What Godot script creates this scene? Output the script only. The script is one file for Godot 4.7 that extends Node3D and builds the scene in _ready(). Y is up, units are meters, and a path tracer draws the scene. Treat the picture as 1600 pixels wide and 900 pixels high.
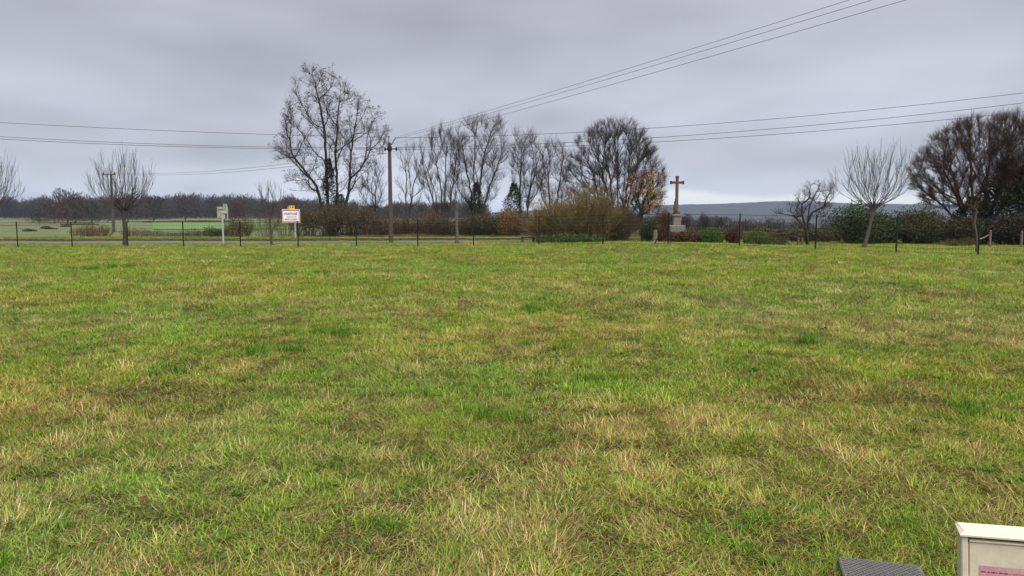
extends Node3D

const F := 1155.0          # focal length in pixels of the 1600 x 900 photograph
const CAM_Y := 1.6
const PITCH := 0.0967

var rng := RandomNumberGenerator.new()
var noise := FastNoiseLite.new()
var fine := FastNoiseLite.new()
var names := {}
var M := {}

# ------------------------------------------------------------------ mesh buffer
class Buf:
	var v := PackedVector3Array()
	var n := PackedVector3Array()
	var c := PackedColorArray()
	var i := PackedInt32Array()

	func tube(p: PackedVector3Array, r: PackedFloat32Array, sides: int, col: Color) -> void:
		var base := v.size()
		var count := p.size()
		for k in count:
			var dir := (p[mini(k + 1, count - 1)] - p[maxi(k - 1, 0)]).normalized()
			var ref := Vector3(0.31, 0.12, 0.94) if absf(dir.z) < 0.8 else Vector3(0.9, 0.3, 0.1)
			var u := dir.cross(ref).normalized()
			var w := dir.cross(u)
			for s in sides:
				var a := TAU * s / sides
				var o := u * cos(a) + w * sin(a)
				v.append(p[k] + o * r[k])
				n.append(o)
				c.append(col)
		for k in count - 1:
			var q := base + k * sides
			for s in sides:
				var t := (s + 1) % sides
				i.append_array(PackedInt32Array([q + s, q + sides + s, q + t, q + t, q + sides + s, q + sides + t]))

	func leaf(p: Vector3, along: Vector3, across: Vector3, col: Color) -> void:
		var b := v.size()
		var nn := along.cross(across).normalized()
		v.append_array(PackedVector3Array([p, p + along * 0.5 + across * 0.5, p + along + nn * along.length() * 0.12, p + along * 0.5 - across * 0.5]))
		n.append_array(PackedVector3Array([nn, nn, nn, nn]))
		c.append_array(PackedColorArray([col, col, col, col]))
		i.append_array(PackedInt32Array([b, b + 1, b + 2, b, b + 2, b + 3]))

	func tri(a: Vector3, b: Vector3, d: Vector3, col: Color) -> void:   # seen from its front, a b d run clockwise
		var q := v.size()
		var nn := (d - a).cross(b - a).normalized()
		v.append_array(PackedVector3Array([a, b, d]))
		n.append_array(PackedVector3Array([nn, nn, nn]))
		c.append_array(PackedColorArray([col, col, col]))
		i.append_array(PackedInt32Array([q, q + 1, q + 2]))

	func quad(a: Vector3, b: Vector3, d: Vector3, e: Vector3, col: Color) -> void:
		tri(a, b, d, col)
		tri(a, d, e, col)

	# box with chamfered vertical and horizontal edges
	func box(lo: Vector3, hi: Vector3, col := Color.WHITE, bev := 0.0) -> void:
		var ctr := (lo + hi) * 0.5
		var h := (hi - lo) * 0.5
		bev = minf(bev, minf(h.x, minf(h.y, h.z)) * 0.6)
		var pts := []
		for ax in 3:
			for sg in [-1.0, 1.0]:
				var ring := []
				for q in [[-1, -1], [-1, 1], [1, 1], [1, -1]]:
					var p := Vector3.ZERO
					p[ax] = sg * h[ax]
					p[(ax + 1) % 3] = q[0] * (h[(ax + 1) % 3] - bev)
					p[(ax + 2) % 3] = q[1] * (h[(ax + 2) % 3] - bev)
					ring.append(p)
				pts.append(ring)
				face([ctr + ring[0], ctr + ring[1], ctr + ring[2], ctr + ring[3]], ctr, col)
		if bev <= 0.0:
			return
		for ax in 3:                                       # twelve bevelled edges
			var b1 := (ax + 1) % 3
			var b2 := (ax + 2) % 3
			for s1 in [-1.0, 1.0]:
				for s2 in [-1.0, 1.0]:
					var e := []
					for t in [[-1.0, 0], [1.0, 0], [1.0, 1], [-1.0, 1]]:
						var p := Vector3.ZERO
						p[ax] = t[0] * (h[ax] - bev)
						p[b1] = s1 * (h[b1] - (bev if t[1] == 1 else 0.0))
						p[b2] = s2 * (h[b2] - (0.0 if t[1] == 1 else bev))
						e.append(ctr + p)
					face(e, ctr, col)
		for sx in [-1.0, 1.0]:
			for sy in [-1.0, 1.0]:
				for sz in [-1.0, 1.0]:
					var s := Vector3(sx, sy, sz)
					face([ctr + s * (h - Vector3(0, bev, bev)), ctr + s * (h - Vector3(bev, 0, bev)), ctr + s * (h - Vector3(bev, bev, 0))], ctr, col)

	func face(p: Array, inside: Vector3, col: Color) -> void:   # turned away from the point inside
		var a: Vector3 = p[0]
		var nn: Vector3 = (p[2] - a).cross(p[1] - a)
		var flip := nn.dot((a + p[1] + p[2]) / 3.0 - inside) < 0.0
		for k in range(1, p.size() - 1):
			if flip:
				tri(a, p[k + 1], p[k], col)
			else:
				tri(a, p[k], p[k + 1], col)

	func bounds() -> AABB:
		var b := AABB(v[0], Vector3.ZERO)
		for p in v:
			b = b.expand(p)
		return b

	func shift(s: Vector3, o: Vector3) -> void:
		for k in v.size():
			v[k] = v[k] * s + o

	func mesh() -> ArrayMesh:
		var m := ArrayMesh.new()
		if v.is_empty():
			return m
		var a := []
		a.resize(Mesh.ARRAY_MAX)
		a[Mesh.ARRAY_VERTEX] = v
		a[Mesh.ARRAY_NORMAL] = n
		a[Mesh.ARRAY_COLOR] = c
		a[Mesh.ARRAY_INDEX] = i
		m.add_surface_from_arrays(Mesh.PRIMITIVE_TRIANGLES, a)
		return m

# ------------------------------------------------------------------ scene helpers
func numbered(called: String) -> String:
	names[called] = names.get(called, -1) + 1
	return called if names[called] == 0 else "%s_%03d" % [called, names[called]]

func tag(o: Node3D, label: String, category: String, group := "", kind := "") -> void:
	o.set_meta("label", label)
	o.set_meta("category", category)
	if group:
		o.set_meta("group", group)
	if kind:
		o.set_meta("kind", kind)

func thing(called: String, at: Vector3, label: String, category: String, group := "", turn := 0.0) -> Node3D:
	var o := Node3D.new()
	o.name = numbered(called)
	add_child(o)
	o.position = at
	o.rotation.y = turn
	tag(o, label, category, group)
	return o

func part(called: String, b: Buf, m: Material, parent: Node3D) -> MeshInstance3D:
	var o := MeshInstance3D.new()
	o.mesh = b.mesh()
	o.material_override = m
	o.name = called
	parent.add_child(o, true)
	return o

func structure(called: String, b: Buf, m: Material) -> MeshInstance3D:
	var o := MeshInstance3D.new()
	o.mesh = b.mesh()
	o.material_override = m
	o.name = numbered(called)
	add_child(o)
	o.set_meta("kind", "structure")
	return o

func smooth(a: float, b: float, x: float) -> float:
	return smoothstep(a, b, x)

# ------------------------------------------------------------------ the lie of the land
const FENCE_X := [-60.0, -26.0, -11.0, -4.7, 1.25, 4.1, 6.8, 9.5, 12.0, 14.5, 17.0, 21.0, 60.0]
const FENCE_H := [-0.08, -0.07, -0.02, 0.08, 0.24, 0.32, 0.375, 0.36, 0.28, 0.215, 0.177, 0.15, 0.1]
const FENCE_D := [39.5, 39.5, 38.5, 37.0, 34.5, 33.2, 32.2, 31.0, 29.3, 28.0, 26.8, 25.2, 20.0]

func curve(xs: Array, ys: Array, x: float) -> float:
	if x <= xs[0]:
		return ys[0]
	for k in range(1, xs.size()):
		if x <= xs[k]:
			return lerpf(ys[k - 1], ys[k], (x - xs[k - 1]) / (xs[k] - xs[k - 1]))
	return ys[-1]

func road_d(x: float) -> float:
	return 46.9 + 0.05 * pow(maxf(0.0, x - 5.0), 2.0)

func height(x: float, d: float) -> float:
	var df := curve(FENCE_X, FENCE_D, x)
	var hf := curve(FENCE_X, FENCE_H, x)
	var h := 0.0
	if d < df:
		h = hf * pow(clampf((d - 2.0) / (df - 2.0), 0.0, 1.0), 1.5)
	else:
		h = hf * (1.0 - 0.5 * smooth(0.0, 8.0, d - df) - 0.5 * smooth(8.0, 18.0, d - df))
	if d < 60.0:
		h += 0.035 * noise.get_noise_2d(x * 14.0, d * 14.0) * smooth(1.0, 6.0, d)
	var rd := d - road_d(x)
	h -= 0.06 * (1.0 - smooth(2.6, 3.1, absf(rd)))
	h += 0.10 * smooth(2.9, 3.4, rd) * (1.0 - smooth(4.5, 10.0, rd))
	# the land falls away into a valley beyond the little park
	h -= 13.0 * smooth(70.0, 260.0, d) * smooth(-10.0, 70.0, x * 160.0 / maxf(d, 160.0))
	# and rolls a little over the fields
	h += smooth(60.0, 160.0, d) * 0.5 * noise.get_noise_2d(x * 0.9, d * 0.9)
	return h

func axis_depth(d: float, y: float) -> float:
	return d * cos(PITCH) + (CAM_Y - y) * sin(PITCH)

# a point on the ground d metres ahead, in the direction of the photograph's column px
func ground_at(px: float, d: float) -> Vector3:
	var x := (px - 800.0) / F * d
	for k in 2:
		x = (px - 800.0) / F * axis_depth(d, height(x, d))
	return Vector3(x, height(x, d), -d)

# the height of a point d metres ahead seen in the photograph's row py
func row_y(py: float, d: float) -> float:
	var up := -(py - 450.0) / F
	return CAM_Y + d * (up * cos(PITCH) - sin(PITCH)) / (cos(PITCH) + up * sin(PITCH))

func point_at(px: float, py: float, d: float) -> Vector3:
	var y := row_y(py, d)
	return Vector3((px - 800.0) / F * axis_depth(d, y), y, -d)

func metres(pixels: float, d: float) -> float:
	return pixels * d / F

# ------------------------------------------------------------------ plants
func jitter(col: Color, amount: float) -> Color:
	var k := 1.0 + rng.randf_range(-amount, amount)
	return Color(col.r * k * (1.0 + rng.randf_range(-amount, amount) * 0.3), col.g * k, col.b * k * (1.0 + rng.randf_range(-amount, amount) * 0.3))

func rand_dir() -> Vector3:
	var y := rng.randf_range(-1.0, 1.0)
	var a := rng.randf() * TAU
	var r := sqrt(1.0 - y * y)
	return Vector3(r * cos(a), y, r * sin(a))

func tilted(dir: Vector3, angle: float, azimuth: float) -> Vector3:
	var u := dir.cross(Vector3(0.3, 0.2, 0.93)).normalized()
	var w := dir.cross(u)
	return (dir * cos(angle) + (u * cos(azimuth) + w * sin(azimuth)) * sin(angle)).normalized()

# A leafless tree. Its crown fills the outline given row by row (photo row, leftmost and rightmost column)
# with real depth; limbs reach out from the stems to points spread through that volume, twigs grow on the limbs.
func bare_tree(called: String, d: float, rows: Array, stems: Array, o: Dictionary, label: String, group := "") -> Node3D:
	var at := ground_at(stems[0][0][0], d)
	var t := thing(called, at - Vector3(0, 0.05, 0), label, "tree", group)
	var depth: float = o.get("depth", 0.75)
	var pos := PackedVector3Array()
	var up := PackedInt32Array()
	var path := PackedFloat32Array()
	for st in stems:
		var zs: float = rng.randf_range(-1.0, 1.0) * o.get("zs", 1.0)
		var last := -1
		var run := 0.0
		var total := 0
		for k in st.size() - 1:
			var a: Vector3 = point_at(st[k][0], st[k][1], d) - at
			var b: Vector3 = point_at(st[k + 1][0], st[k + 1][1], d) - at
			if k == 0:
				if o.get("join", false) and pos.size():
					var close := 0
					for j in pos.size():
						if pos[j].distance_to(a) < pos[close].distance_to(a):
							close = j
					a = pos[close]
					last = close
					run = path[close]
				else:
					a.y = minf(a.y, -0.1)
			var cuts := maxi(1, int((b - a).length() / 0.45))
			for j in range(0 if k == 0 and last < 0 else 1, cuts + 1):
				var p := a.lerp(b, float(j) / cuts)
				var f: float = (k + float(j) / cuts) / (st.size() - 1)
				p.z += zs * f + rng.randf_range(-0.04, 0.04)
				p.x += rng.randf_range(-0.05, 0.05) * (1.0 if f > 0.0 else 0.0)
				if last >= 0:
					run += pos[last].distance_to(p)
				pos.append(p)
				up.append(last)
				path.append(run)
				last = pos.size() - 1
	var first := pos.size()
	var todo := PackedVector3Array()
	var top: float = rows[0][0]
	var bot: float = rows[-1][0]
	var xl := 1e9
	var xr := -1e9
	var ys := []
	var ls := []
	var rs := []
	for r in rows:
		ys.append(r[0])
		ls.append(r[1])
		rs.append(r[2])
		xl = minf(xl, r[1])
		xr = maxf(xr, r[2])
	var guard := 0
	while todo.size() < o.n and guard < 40000:
		guard += 1
		var py := rng.randf_range(top, bot)
		var px := rng.randf_range(xl, xr)
		var l := curve(ys, ls, py)
		var r := curve(ys, rs, py)
		if px < l or px > r:
			continue
		if noise.get_noise_2d(px * 2.6 + d * 31.0, py * 2.6) < o.get("gap", -1.0):
			continue
		var u := (px - (l + r) * 0.5) / ((r - l) * 0.5)
		var p := point_at(px, py, d) - at
		p.z += rng.randf_range(-1.0, 1.0) * sqrt(1.0 - u * u) * metres((r - l) * 0.5, d) * depth
		todo.append(p)
	# join the points to the stems: nearest first, long detours avoided
	var bf: float = o.get("bf", 0.35)
	var n := todo.size()
	var cost := PackedFloat32Array()
	var via := PackedInt32Array()
	cost.resize(n)
	via.resize(n)
	for k in n:
		var best := 1e9
		for j in first:
			if path[j] < o.get("clear", 1.2) and j > 0:
				continue
			var c := pos[j].distance_to(todo[k]) + bf * path[j] + maxf(0.0, pos[j].y - todo[k].y) * 0.8
			if c < best:
				best = c
				via[k] = j
		cost[k] = best
	var open := n
	while open > 0:
		var pick := 0
		var least := 1e9
		for k in n:
			if cost[k] < least:
				least = cost[k]
				pick = k
		var p := todo[pick]
		var q := via[pick]
		var id := pos.size()
		pos.append(p)
		up.append(q)
		var here := path[q] + pos[q].distance_to(p)
		path.append(here)
		cost[pick] = 1e12
		open -= 1
		var extra := bf * here
		for k in n:
			if cost[k] < 1e11:
				var c := p.distance_to(todo[k]) + extra
				if c < cost[k]:
					cost[k] = c
					via[k] = id
	# thickness from the number of ends a limb carries
	var ends := PackedFloat32Array()
	ends.resize(pos.size())
	ends.fill(1.0)
	for k in range(pos.size() - 1, -1, -1):
		if up[k] >= 0:
			ends[up[k]] += ends[k]
	# limbs straighten along their heaviest branch
	var main := PackedInt32Array()
	main.resize(pos.size())
	main.fill(-1)
	for k in pos.size():
		if up[k] >= 0 and (main[up[k]] < 0 or ends[k] > ends[main[up[k]]]):
			main[up[k]] = k
	for pass_n in 3:
		for k in range(first, pos.size()):
			if main[k] >= 0 and ends[k] > 3.0:
				pos[k] = pos[k].lerp((pos[up[k]] + pos[main[k]]) * 0.5, 0.5)
	var thick := Buf.new()
	var thin := Buf.new()
	var tips := PackedVector3Array()
	var r0: float = o.get("r", 0.0085)
	var col: Color = o.get("col", Color(0.05, 0.043, 0.037))
	var heart := Vector3(0, pos[0].y, 0)
	var rad := PackedFloat32Array()
	for k in pos.size():
		rad.append(r0 * pow(ends[k], 0.46))
	for k in pos.size():
		if up[k] < 0:
			continue
		var a := pos[up[k]]
		var b := pos[k]
		var before := (a - pos[up[up[k]]]).normalized() if up[up[k]] >= 0 else Vector3.UP
		var l := a.distance_to(b)
		var bend := before * l * 0.16 if k >= first else Vector3.ZERO
		var ra := minf(rad[up[k]], rad[k] * 1.35)
		var rb := rad[k]
		var shade := jitter(col, 0.22)
		if k < first:
			thick.tube(PackedVector3Array([a, b + (b - a).normalized() * 0.01]), PackedFloat32Array([rad[up[k]], rb]), 7, shade)
		elif ends[k] > 14.0:
			thick.tube(PackedVector3Array([a, a.lerp(b, 0.5) + bend + rand_dir() * l * 0.04, b]), PackedFloat32Array([ra, (ra + rb) * 0.5, rb]), 5, shade)
		else:
			thin.tube(PackedVector3Array([a, a.lerp(b, 0.5) + bend + rand_dir() * l * 0.05, b]), PackedFloat32Array([ra, (ra + rb) * 0.5, rb]), 3, shade)
		if k < first:
			continue
		var dir := (b - a).normalized()
		var away := (b - heart).normalized()
		var count: int = int(o.get("twigs", 5) * rng.randf_range(0.6, 1.4))
		for j in count:
			var f := rng.randf_range(0.35, 1.0)
			var p := a.lerp(b, f) + bend * 4.0 * f * (1.0 - f)
			var td: Vector3 = (dir * 0.5 + away * o.get("out", 0.7) + Vector3.UP * o.get("up", 0.25) + rand_dir() * o.get("mess", 0.75)).normalized()
			var tl: float = o.get("tl", 0.75) * rng.randf_range(0.45, 1.25)
			var m: Vector3 = p + td * tl * 0.5 + rand_dir() * tl * 0.06
			var e: Vector3 = p + td * tl + Vector3.UP * tl * o.get("hook", 0.06) + rand_dir() * tl * 0.08
			var tr: float = o.get("tr", 0.0075)
			thin.tube(PackedVector3Array([p, m, e]), PackedFloat32Array([tr, tr * 0.8, tr * 0.5]), 3, shade)
			tips.append(e)
			for q in 3:
				var sd: Vector3 = (td + rand_dir() * 0.8).normalized()
				var s := p.lerp(m, rng.randf_range(0.4, 1.0))
				thin.tube(PackedVector3Array([s, s + sd * tl * rng.randf_range(0.25, 0.5)]), PackedFloat32Array([tr * 0.7, tr * 0.45]), 3, shade)
	part("trunk", thick, M.bark, t)
	part("crown", thin, M.bark, t)
	t.set_meta("tips", tips)
	return t

# leaves spread through a lumpy ellipsoid; inner ones thinned out
func foliage(b: Buf, ctr: Vector3, rad: Vector3, count: int, size: float, cols: Array, floor_y := -1000.0, hollow := 0.45, lump := 0.35) -> void:
	var seed_at := rng.randf() * 100.0
	for k in count:
		var dir := rand_dir()
		var edge := 1.0 + lump * noise.get_noise_3d(dir.x * 90.0 + seed_at * 30.0, dir.y * 90.0, dir.z * 90.0) * 1.6
		var r := pow(rng.randf(), hollow) * edge
		var p := ctr + dir * rad * r
		if p.y < floor_y:
			continue
		var along := (rand_dir() + dir * 0.6 + Vector3.UP * 0.2).normalized()
		var across := along.cross(rand_dir()).normalized()
		var sz := size * rng.randf_range(0.6, 1.3)
		var col: Color = cols[rng.randi() % cols.size()]
		b.leaf(p, along * sz, across * sz * 0.6, jitter(col, 0.3))

# shoots from the ground, arching outwards
func shoots(b: Buf, ctr: Vector3, rad: Vector3, count: int, r0: float, cols: Array, side := 4) -> void:
	for k in count:
		var a := rng.randf() * TAU
		var rr := sqrt(rng.randf())
		var foot := ctr + Vector3(cos(a) * rad.x * rr * 0.45, 0, sin(a) * rad.z * rr * 0.45)
		var tip := ctr + Vector3(cos(a) * rad.x * rr * 1.0, rad.y * (1.0 - 0.55 * rr * rr) * rng.randf_range(0.7, 1.05), sin(a) * rad.z * rr)
		var col := jitter(cols[rng.randi() % cols.size()], 0.3)
		var bend := rand_dir() * 0.12 * rad.y
		var m1 := foot.lerp(tip, 0.35) + Vector3.UP * 0.08 * rad.y + bend * 0.5
		var m2 := foot.lerp(tip, 0.7) + Vector3.UP * 0.06 * rad.y + bend
		b.tube(PackedVector3Array([foot, m1, m2, tip]), PackedFloat32Array([r0, r0 * 0.8, r0 * 0.6, r0 * 0.3]), 3, col)
		for j in side:
			var t := rng.randf_range(0.3, 0.95)
			var p := m1.lerp(m2, (t - 0.35) / 0.35) if t > 0.35 and t < 0.7 else (foot.lerp(m1, t / 0.35) if t <= 0.35 else m2.lerp(tip, (t - 0.7) / 0.3))
			var dir := ((tip - foot).normalized() + rand_dir() * 0.8).normalized()
			var l := rad.y * rng.randf_range(0.12, 0.32)
			b.tube(PackedVector3Array([p, p + dir * l * 0.5 + rand_dir() * l * 0.06, p + dir * l]), PackedFloat32Array([r0 * 0.45, r0 * 0.35, r0 * 0.25]), 3, col)

# a shrub: shoots and leaves in lumps along its width
func shrub(called: String, px: float, d: float, wide_px: float, top: float, o: Dictionary, label: String, category := "shrub", group := "") -> Node3D:
	var at := ground_at(px, d)
	var t := thing(called, at - Vector3(0, 0.04, 0), label, category, group)
	var w := metres(wide_px, d)
	var h := maxf(row_y(top, d) - at.y, 0.3)
	var deep: float = o.get("deep", minf(w, h * 1.2))
	var lumps: int = maxi(1, int(round(w / maxf(h, 0.6) * o.get("lumpy", 1.2))))
	var st := Buf.new()
	var fo := Buf.new()
	var per := float(lumps)
	for k in lumps:
		var x := (k + 0.5) / lumps * w - w * 0.5 + rng.randf_range(-0.15, 0.15) * w / lumps
		var hh := h * (1.0 if lumps == 1 else rng.randf_range(0.55, 1.0))
		var rx := w / lumps * (0.5 if lumps == 1 else 0.85)
		var z := rng.randf_range(-0.2, 0.2) * deep
		var gy := height(at.x + x, d - z) - at.y
		var ctr := Vector3(x, gy, z)
		if o.get("stems", 0) > 0:
			shoots(st, ctr, Vector3(rx, hh, deep * 0.5), int(o.stems / per) + 1, o.get("r", 0.012), o.get("wood", [Color(0.06, 0.05, 0.04)]), o.get("side", 4))
		if o.get("leaves", 0) > 0:
			foliage(fo, ctr + Vector3.UP * hh * o.get("lift", 0.5), Vector3(rx, hh * (1.0 - o.get("lift", 0.5)), deep * 0.5), int(o.leaves / per) + 1, o.get("size", 0.09), o.cols, gy, o.get("hollow", 0.45), o.get("lump", 0.35))
	if st.v.size():
		part("stems", st, M.bark, t)
	if fo.v.size():
		part("foliage", fo, M.leaf, t)
	return t

# thin slivers fanning out of a crown: how a bare tree reads from far off
func spray_crown(b: Buf, base: Vector3, ctr: Vector3, rad: Vector3, count: int, size: float, cols: Array) -> void:
	var seed_at := rng.randf() * 1000.0
	for k in count:
		var dir := rand_dir()
		if dir.y < -0.5:
			dir.y = -dir.y
		var edge := 1.0 + 0.45 * noise.get_noise_3d(dir.x * 70.0 + seed_at, dir.y * 70.0, dir.z * 70.0)
		var p := ctr + dir * rad * pow(rng.randf(), 0.4) * edge
		var along := ((p - base).normalized() + rand_dir() * 0.45 + Vector3.UP * 0.3).normalized()
		var across := along.cross(rand_dir()).normalized()
		var l := size * rng.randf_range(0.5, 1.3)
		b.leaf(p - along * l * 0.5, along * l, across * l * 0.14, jitter(cols[rng.randi() % cols.size()], 0.3))

func far_tree_mesh(high: float, wide: float, cols: Array, count: int, size: float) -> Array:
	var t := Buf.new()
	var c := Buf.new()
	var fork := Vector3(0, high * 0.3, 0)
	t.tube(PackedVector3Array([Vector3.ZERO, fork, Vector3(0, high * 0.7, 0)]), PackedFloat32Array([high * 0.022, high * 0.016, high * 0.006]), 5, cols[0])
	for k in 7:
		var dir := tilted(Vector3.UP, rng.randf_range(0.3, 0.9), TAU * k / 7.0)
		t.tube(PackedVector3Array([fork * rng.randf_range(0.8, 1.5), fork + dir * high * 0.3, fork + dir * high * 0.5 + Vector3.UP * high * 0.06]), PackedFloat32Array([high * 0.01, high * 0.006, high * 0.003]), 4, cols[0])
	spray_crown(c, fork, Vector3(0, high * 0.56, 0), Vector3(wide * 0.5, high * 0.44, wide * 0.5), int(count * 0.7), size, cols)
	spray_crown(c, Vector3.ZERO, Vector3(0, high * 0.2, 0), Vector3(wide * 0.55, high * 0.26, wide * 0.55), int(count * 0.4), size, cols)
	return [t, c]

# ------------------------------------------------------------------ materials
func vertex_mat(rough: float, backlight := 0.0) -> StandardMaterial3D:
	var m := StandardMaterial3D.new()
	m.vertex_color_use_as_albedo = true
	m.roughness = rough
	m.metallic_specular = 0.3
	m.cull_mode = BaseMaterial3D.CULL_DISABLED
	if backlight > 0.0:
		m.backlight_enabled = true
		m.backlight = Color(backlight, backlight, backlight).linear_to_srgb()
	return m

func noise_tex(freq: float, a: Color, b: Color, seed_n: int, octaves := 4, size := 512) -> NoiseTexture2D:
	var t := NoiseTexture2D.new()
	var f := FastNoiseLite.new()
	f.seed = seed_n
	f.frequency = freq
	f.fractal_octaves = octaves
	t.noise = f
	t.width = size
	t.height = size
	t.seamless = true
	var g := Gradient.new()
	g.set_color(0, a.linear_to_srgb())
	g.set_color(1, b.linear_to_srgb())
	t.color_ramp = g
	return t

func plain_mat(a: Color, b: Color, freq: float, scale: float, rough: float, seed_n := 3) -> StandardMaterial3D:
	var m := StandardMaterial3D.new()
	m.albedo_texture = noise_tex(freq, a, b, seed_n)
	m.uv1_triplanar = true
	m.uv1_world_triplanar = true
	m.uv1_scale = Vector3.ONE * scale
	m.roughness = rough
	m.vertex_color_use_as_albedo = true
	return m

func make_materials() -> void:
	M.bark = vertex_mat(0.9)
	M.leaf = vertex_mat(0.65, 0.35)
	M.bark.albedo_color = Color(0.68, 0.68, 0.68).linear_to_srgb()
	M.leaf.albedo_color = Color(0.82, 0.82, 0.82).linear_to_srgb()
	M.grass = vertex_mat(0.6, 0.5)
	M.straw = vertex_mat(0.75, 0.35)
	M.weed = vertex_mat(0.85, 0.4)
	M.weed.metallic_specular = 0.12
	M.grass.metallic_specular = 0.2
	M.soil = plain_mat(Color(0.022, 0.017, 0.010), Color(0.075, 0.055, 0.03), 0.02, 0.9, 0.95, 5)
	M.soil.metallic_specular = 0.08
	M.asphalt = plain_mat(Color(0.05, 0.053, 0.055), Color(0.085, 0.09, 0.092), 0.05, 0.6, 0.55, 11)
	M.field = plain_mat(Color(0.75, 0.75, 0.75), Color(1.2, 1.2, 1.2), 0.012, 0.03, 0.95, 21)
	M.wood_old = plain_mat(Color(0.07, 0.058, 0.045), Color(0.15, 0.125, 0.10), 0.03, 1.5, 0.85, 31)
	M.pole = plain_mat(Color(0.032, 0.025, 0.021), Color(0.075, 0.058, 0.046), 0.03, 1.2, 0.85, 33)
	M.stone = plain_mat(Color(0.07, 0.066, 0.058), Color(0.24, 0.225, 0.20), 0.03, 2.0, 0.9, 35)
	M.rust_stone = plain_mat(Color(0.05, 0.028, 0.021), Color(0.13, 0.062, 0.045), 0.03, 2.0, 0.85, 37)
	M.dark_metal = plain_mat(Color(0.010, 0.014, 0.012), Color(0.018, 0.022, 0.020), 0.05, 3.0, 0.85, 39)
	M.dark_metal.metallic_specular = 0.2
	M.galvanised = plain_mat(Color(0.30, 0.31, 0.32), Color(0.42, 0.43, 0.44), 0.04, 3.0, 0.5, 41)
	M.galvanised.metallic = 0.3
	M.wire = plain_mat(Color(0.02, 0.02, 0.022), Color(0.03, 0.03, 0.032), 0.05, 1.0, 0.6, 43)
	M.white_paint = plain_mat(Color(0.62, 0.63, 0.64), Color(0.74, 0.75, 0.76), 0.02, 2.0, 0.5, 45)
	M.red_paint = plain_mat(Color(0.34, 0.035, 0.04), Color(0.42, 0.055, 0.06), 0.02, 2.0, 0.5, 47)
	M.yellow_paint = plain_mat(Color(0.62, 0.32, 0.01), Color(0.72, 0.38, 0.015), 0.02, 2.0, 0.5, 49)
	M.black_paint = plain_mat(Color(0.015, 0.016, 0.02), Color(0.02, 0.022, 0.026), 0.02, 2.0, 0.5, 51)
	M.beige_paint = plain_mat(Color(0.22, 0.21, 0.14), Color(0.31, 0.30, 0.20), 0.02, 2.0, 0.6, 53)
	M.cabinet = plain_mat(Color(0.43, 0.385, 0.30), Color(0.56, 0.515, 0.415), 0.018, 2.2, 0.5, 55)
	M.cover = plain_mat(Color(0.055, 0.054, 0.057), Color(0.115, 0.112, 0.115), 0.03, 3.0, 0.75, 57)
	M.text = M.black_paint

# ------------------------------------------------------------------ sky, sun and camera
func sky_image() -> Image:
	var w := 2048
	var h := 1024
	var im := Image.create(w, h, false, Image.FORMAT_RGBF)
	var cloud := FastNoiseLite.new()
	cloud.seed = 12
	cloud.frequency = 0.75
	cloud.fractal_octaves = 4
	cloud.fractal_gain = 0.45
	var slow := FastNoiseLite.new()
	slow.seed = 4
	slow.frequency = 1.5
	slow.fractal_octaves = 3
	var low := Color(0.56, 0.605, 0.68)
	var mid := Color(0.475, 0.49, 0.575)
	var top := Color(0.40, 0.412, 0.465)
	var pale := Color(0.77, 0.795, 0.78)
	for y in h / 2 + 2:
		var el := (0.5 - (y + 0.5) / h) * PI
		var deg := rad_to_deg(el)
		var up := maxf(sin(el), 0.0)
		var flat := cos(el) / (up + 0.20)
		for x in w:
			var az := (x + 0.5) / w * TAU
			var dx := sin(az)
			var dz := -cos(az)
			var k := cloud.get_noise_2d(dx * flat, dz * flat)
			var s := slow.get_noise_3d(dx, el * 5.0, dz)
			var e := deg + 1.2 * s + 3.0 * k
			var c := low.lerp(mid, smoothstep(0.5, 7.0, e)).lerp(top, smoothstep(6.0, 19.0, e))
			var lum := 1.0 + 0.30 * k + 0.26 * s
			c = Color(c.r * lum, c.g * lum, c.b * lum)
			# a strip under the cloud deck, open here and there along the horizon
			var gap := cos((az - 0.38) * 3.0) + 0.5 * k
			var strip := (1.0 - smoothstep(1.3, 2.3, deg + 1.5 * k)) * smoothstep(0.3, 0.75, gap)
			c = c.lerp(pale, strip)
			im.set_pixel(x, y, c)
	for y in range(h / 2 + 2, h):
		for x in w:
			im.set_pixel(x, y, Color(0.2, 0.21, 0.15))
	return im

func make_light_and_camera() -> void:
	var cam := Camera3D.new()
	cam.name = "camera"
	cam.position = Vector3(0, CAM_Y, 0)
	cam.rotation.x = -PITCH
	cam.fov = rad_to_deg(2.0 * atan(450.0 / F))
	cam.near = 0.05
	cam.far = 9000.0
	add_child(cam)
	cam.current = true
	var env := Environment.new()
	env.background_mode = Environment.BG_SKY
	env.tonemap_mode = Environment.TONE_MAPPER_LINEAR
	env.tonemap_exposure = 5.0
	env.background_energy_multiplier = 1.12 / 5.0
	env.sdfgi_enabled = true
	env.ssao_enabled = true
	env.ssil_enabled = true
	env.fog_enabled = true
	env.fog_density = 0.00013
	env.fog_light_color = Color(0.70, 0.78, 0.95)
	var sm := PanoramaSkyMaterial.new()
	sm.panorama = ImageTexture.create_from_image(sky_image())
	var sky := Sky.new()
	sky.sky_material = sm
	env.sky = sky
	var we := WorldEnvironment.new()
	we.name = "environment"
	we.environment = env
	add_child(we)
	var sun := DirectionalLight3D.new()
	sun.name = "sun"
	sun.light_energy = 0.5
	sun.light_angular_distance = 80.0
	sun.light_color = Color(1.0, 0.98, 0.94)
	sun.shadow_enabled = true
	sun.rotation = Vector3(deg_to_rad(-62.0), deg_to_rad(25.0), 0)
	add_child(sun)

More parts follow.
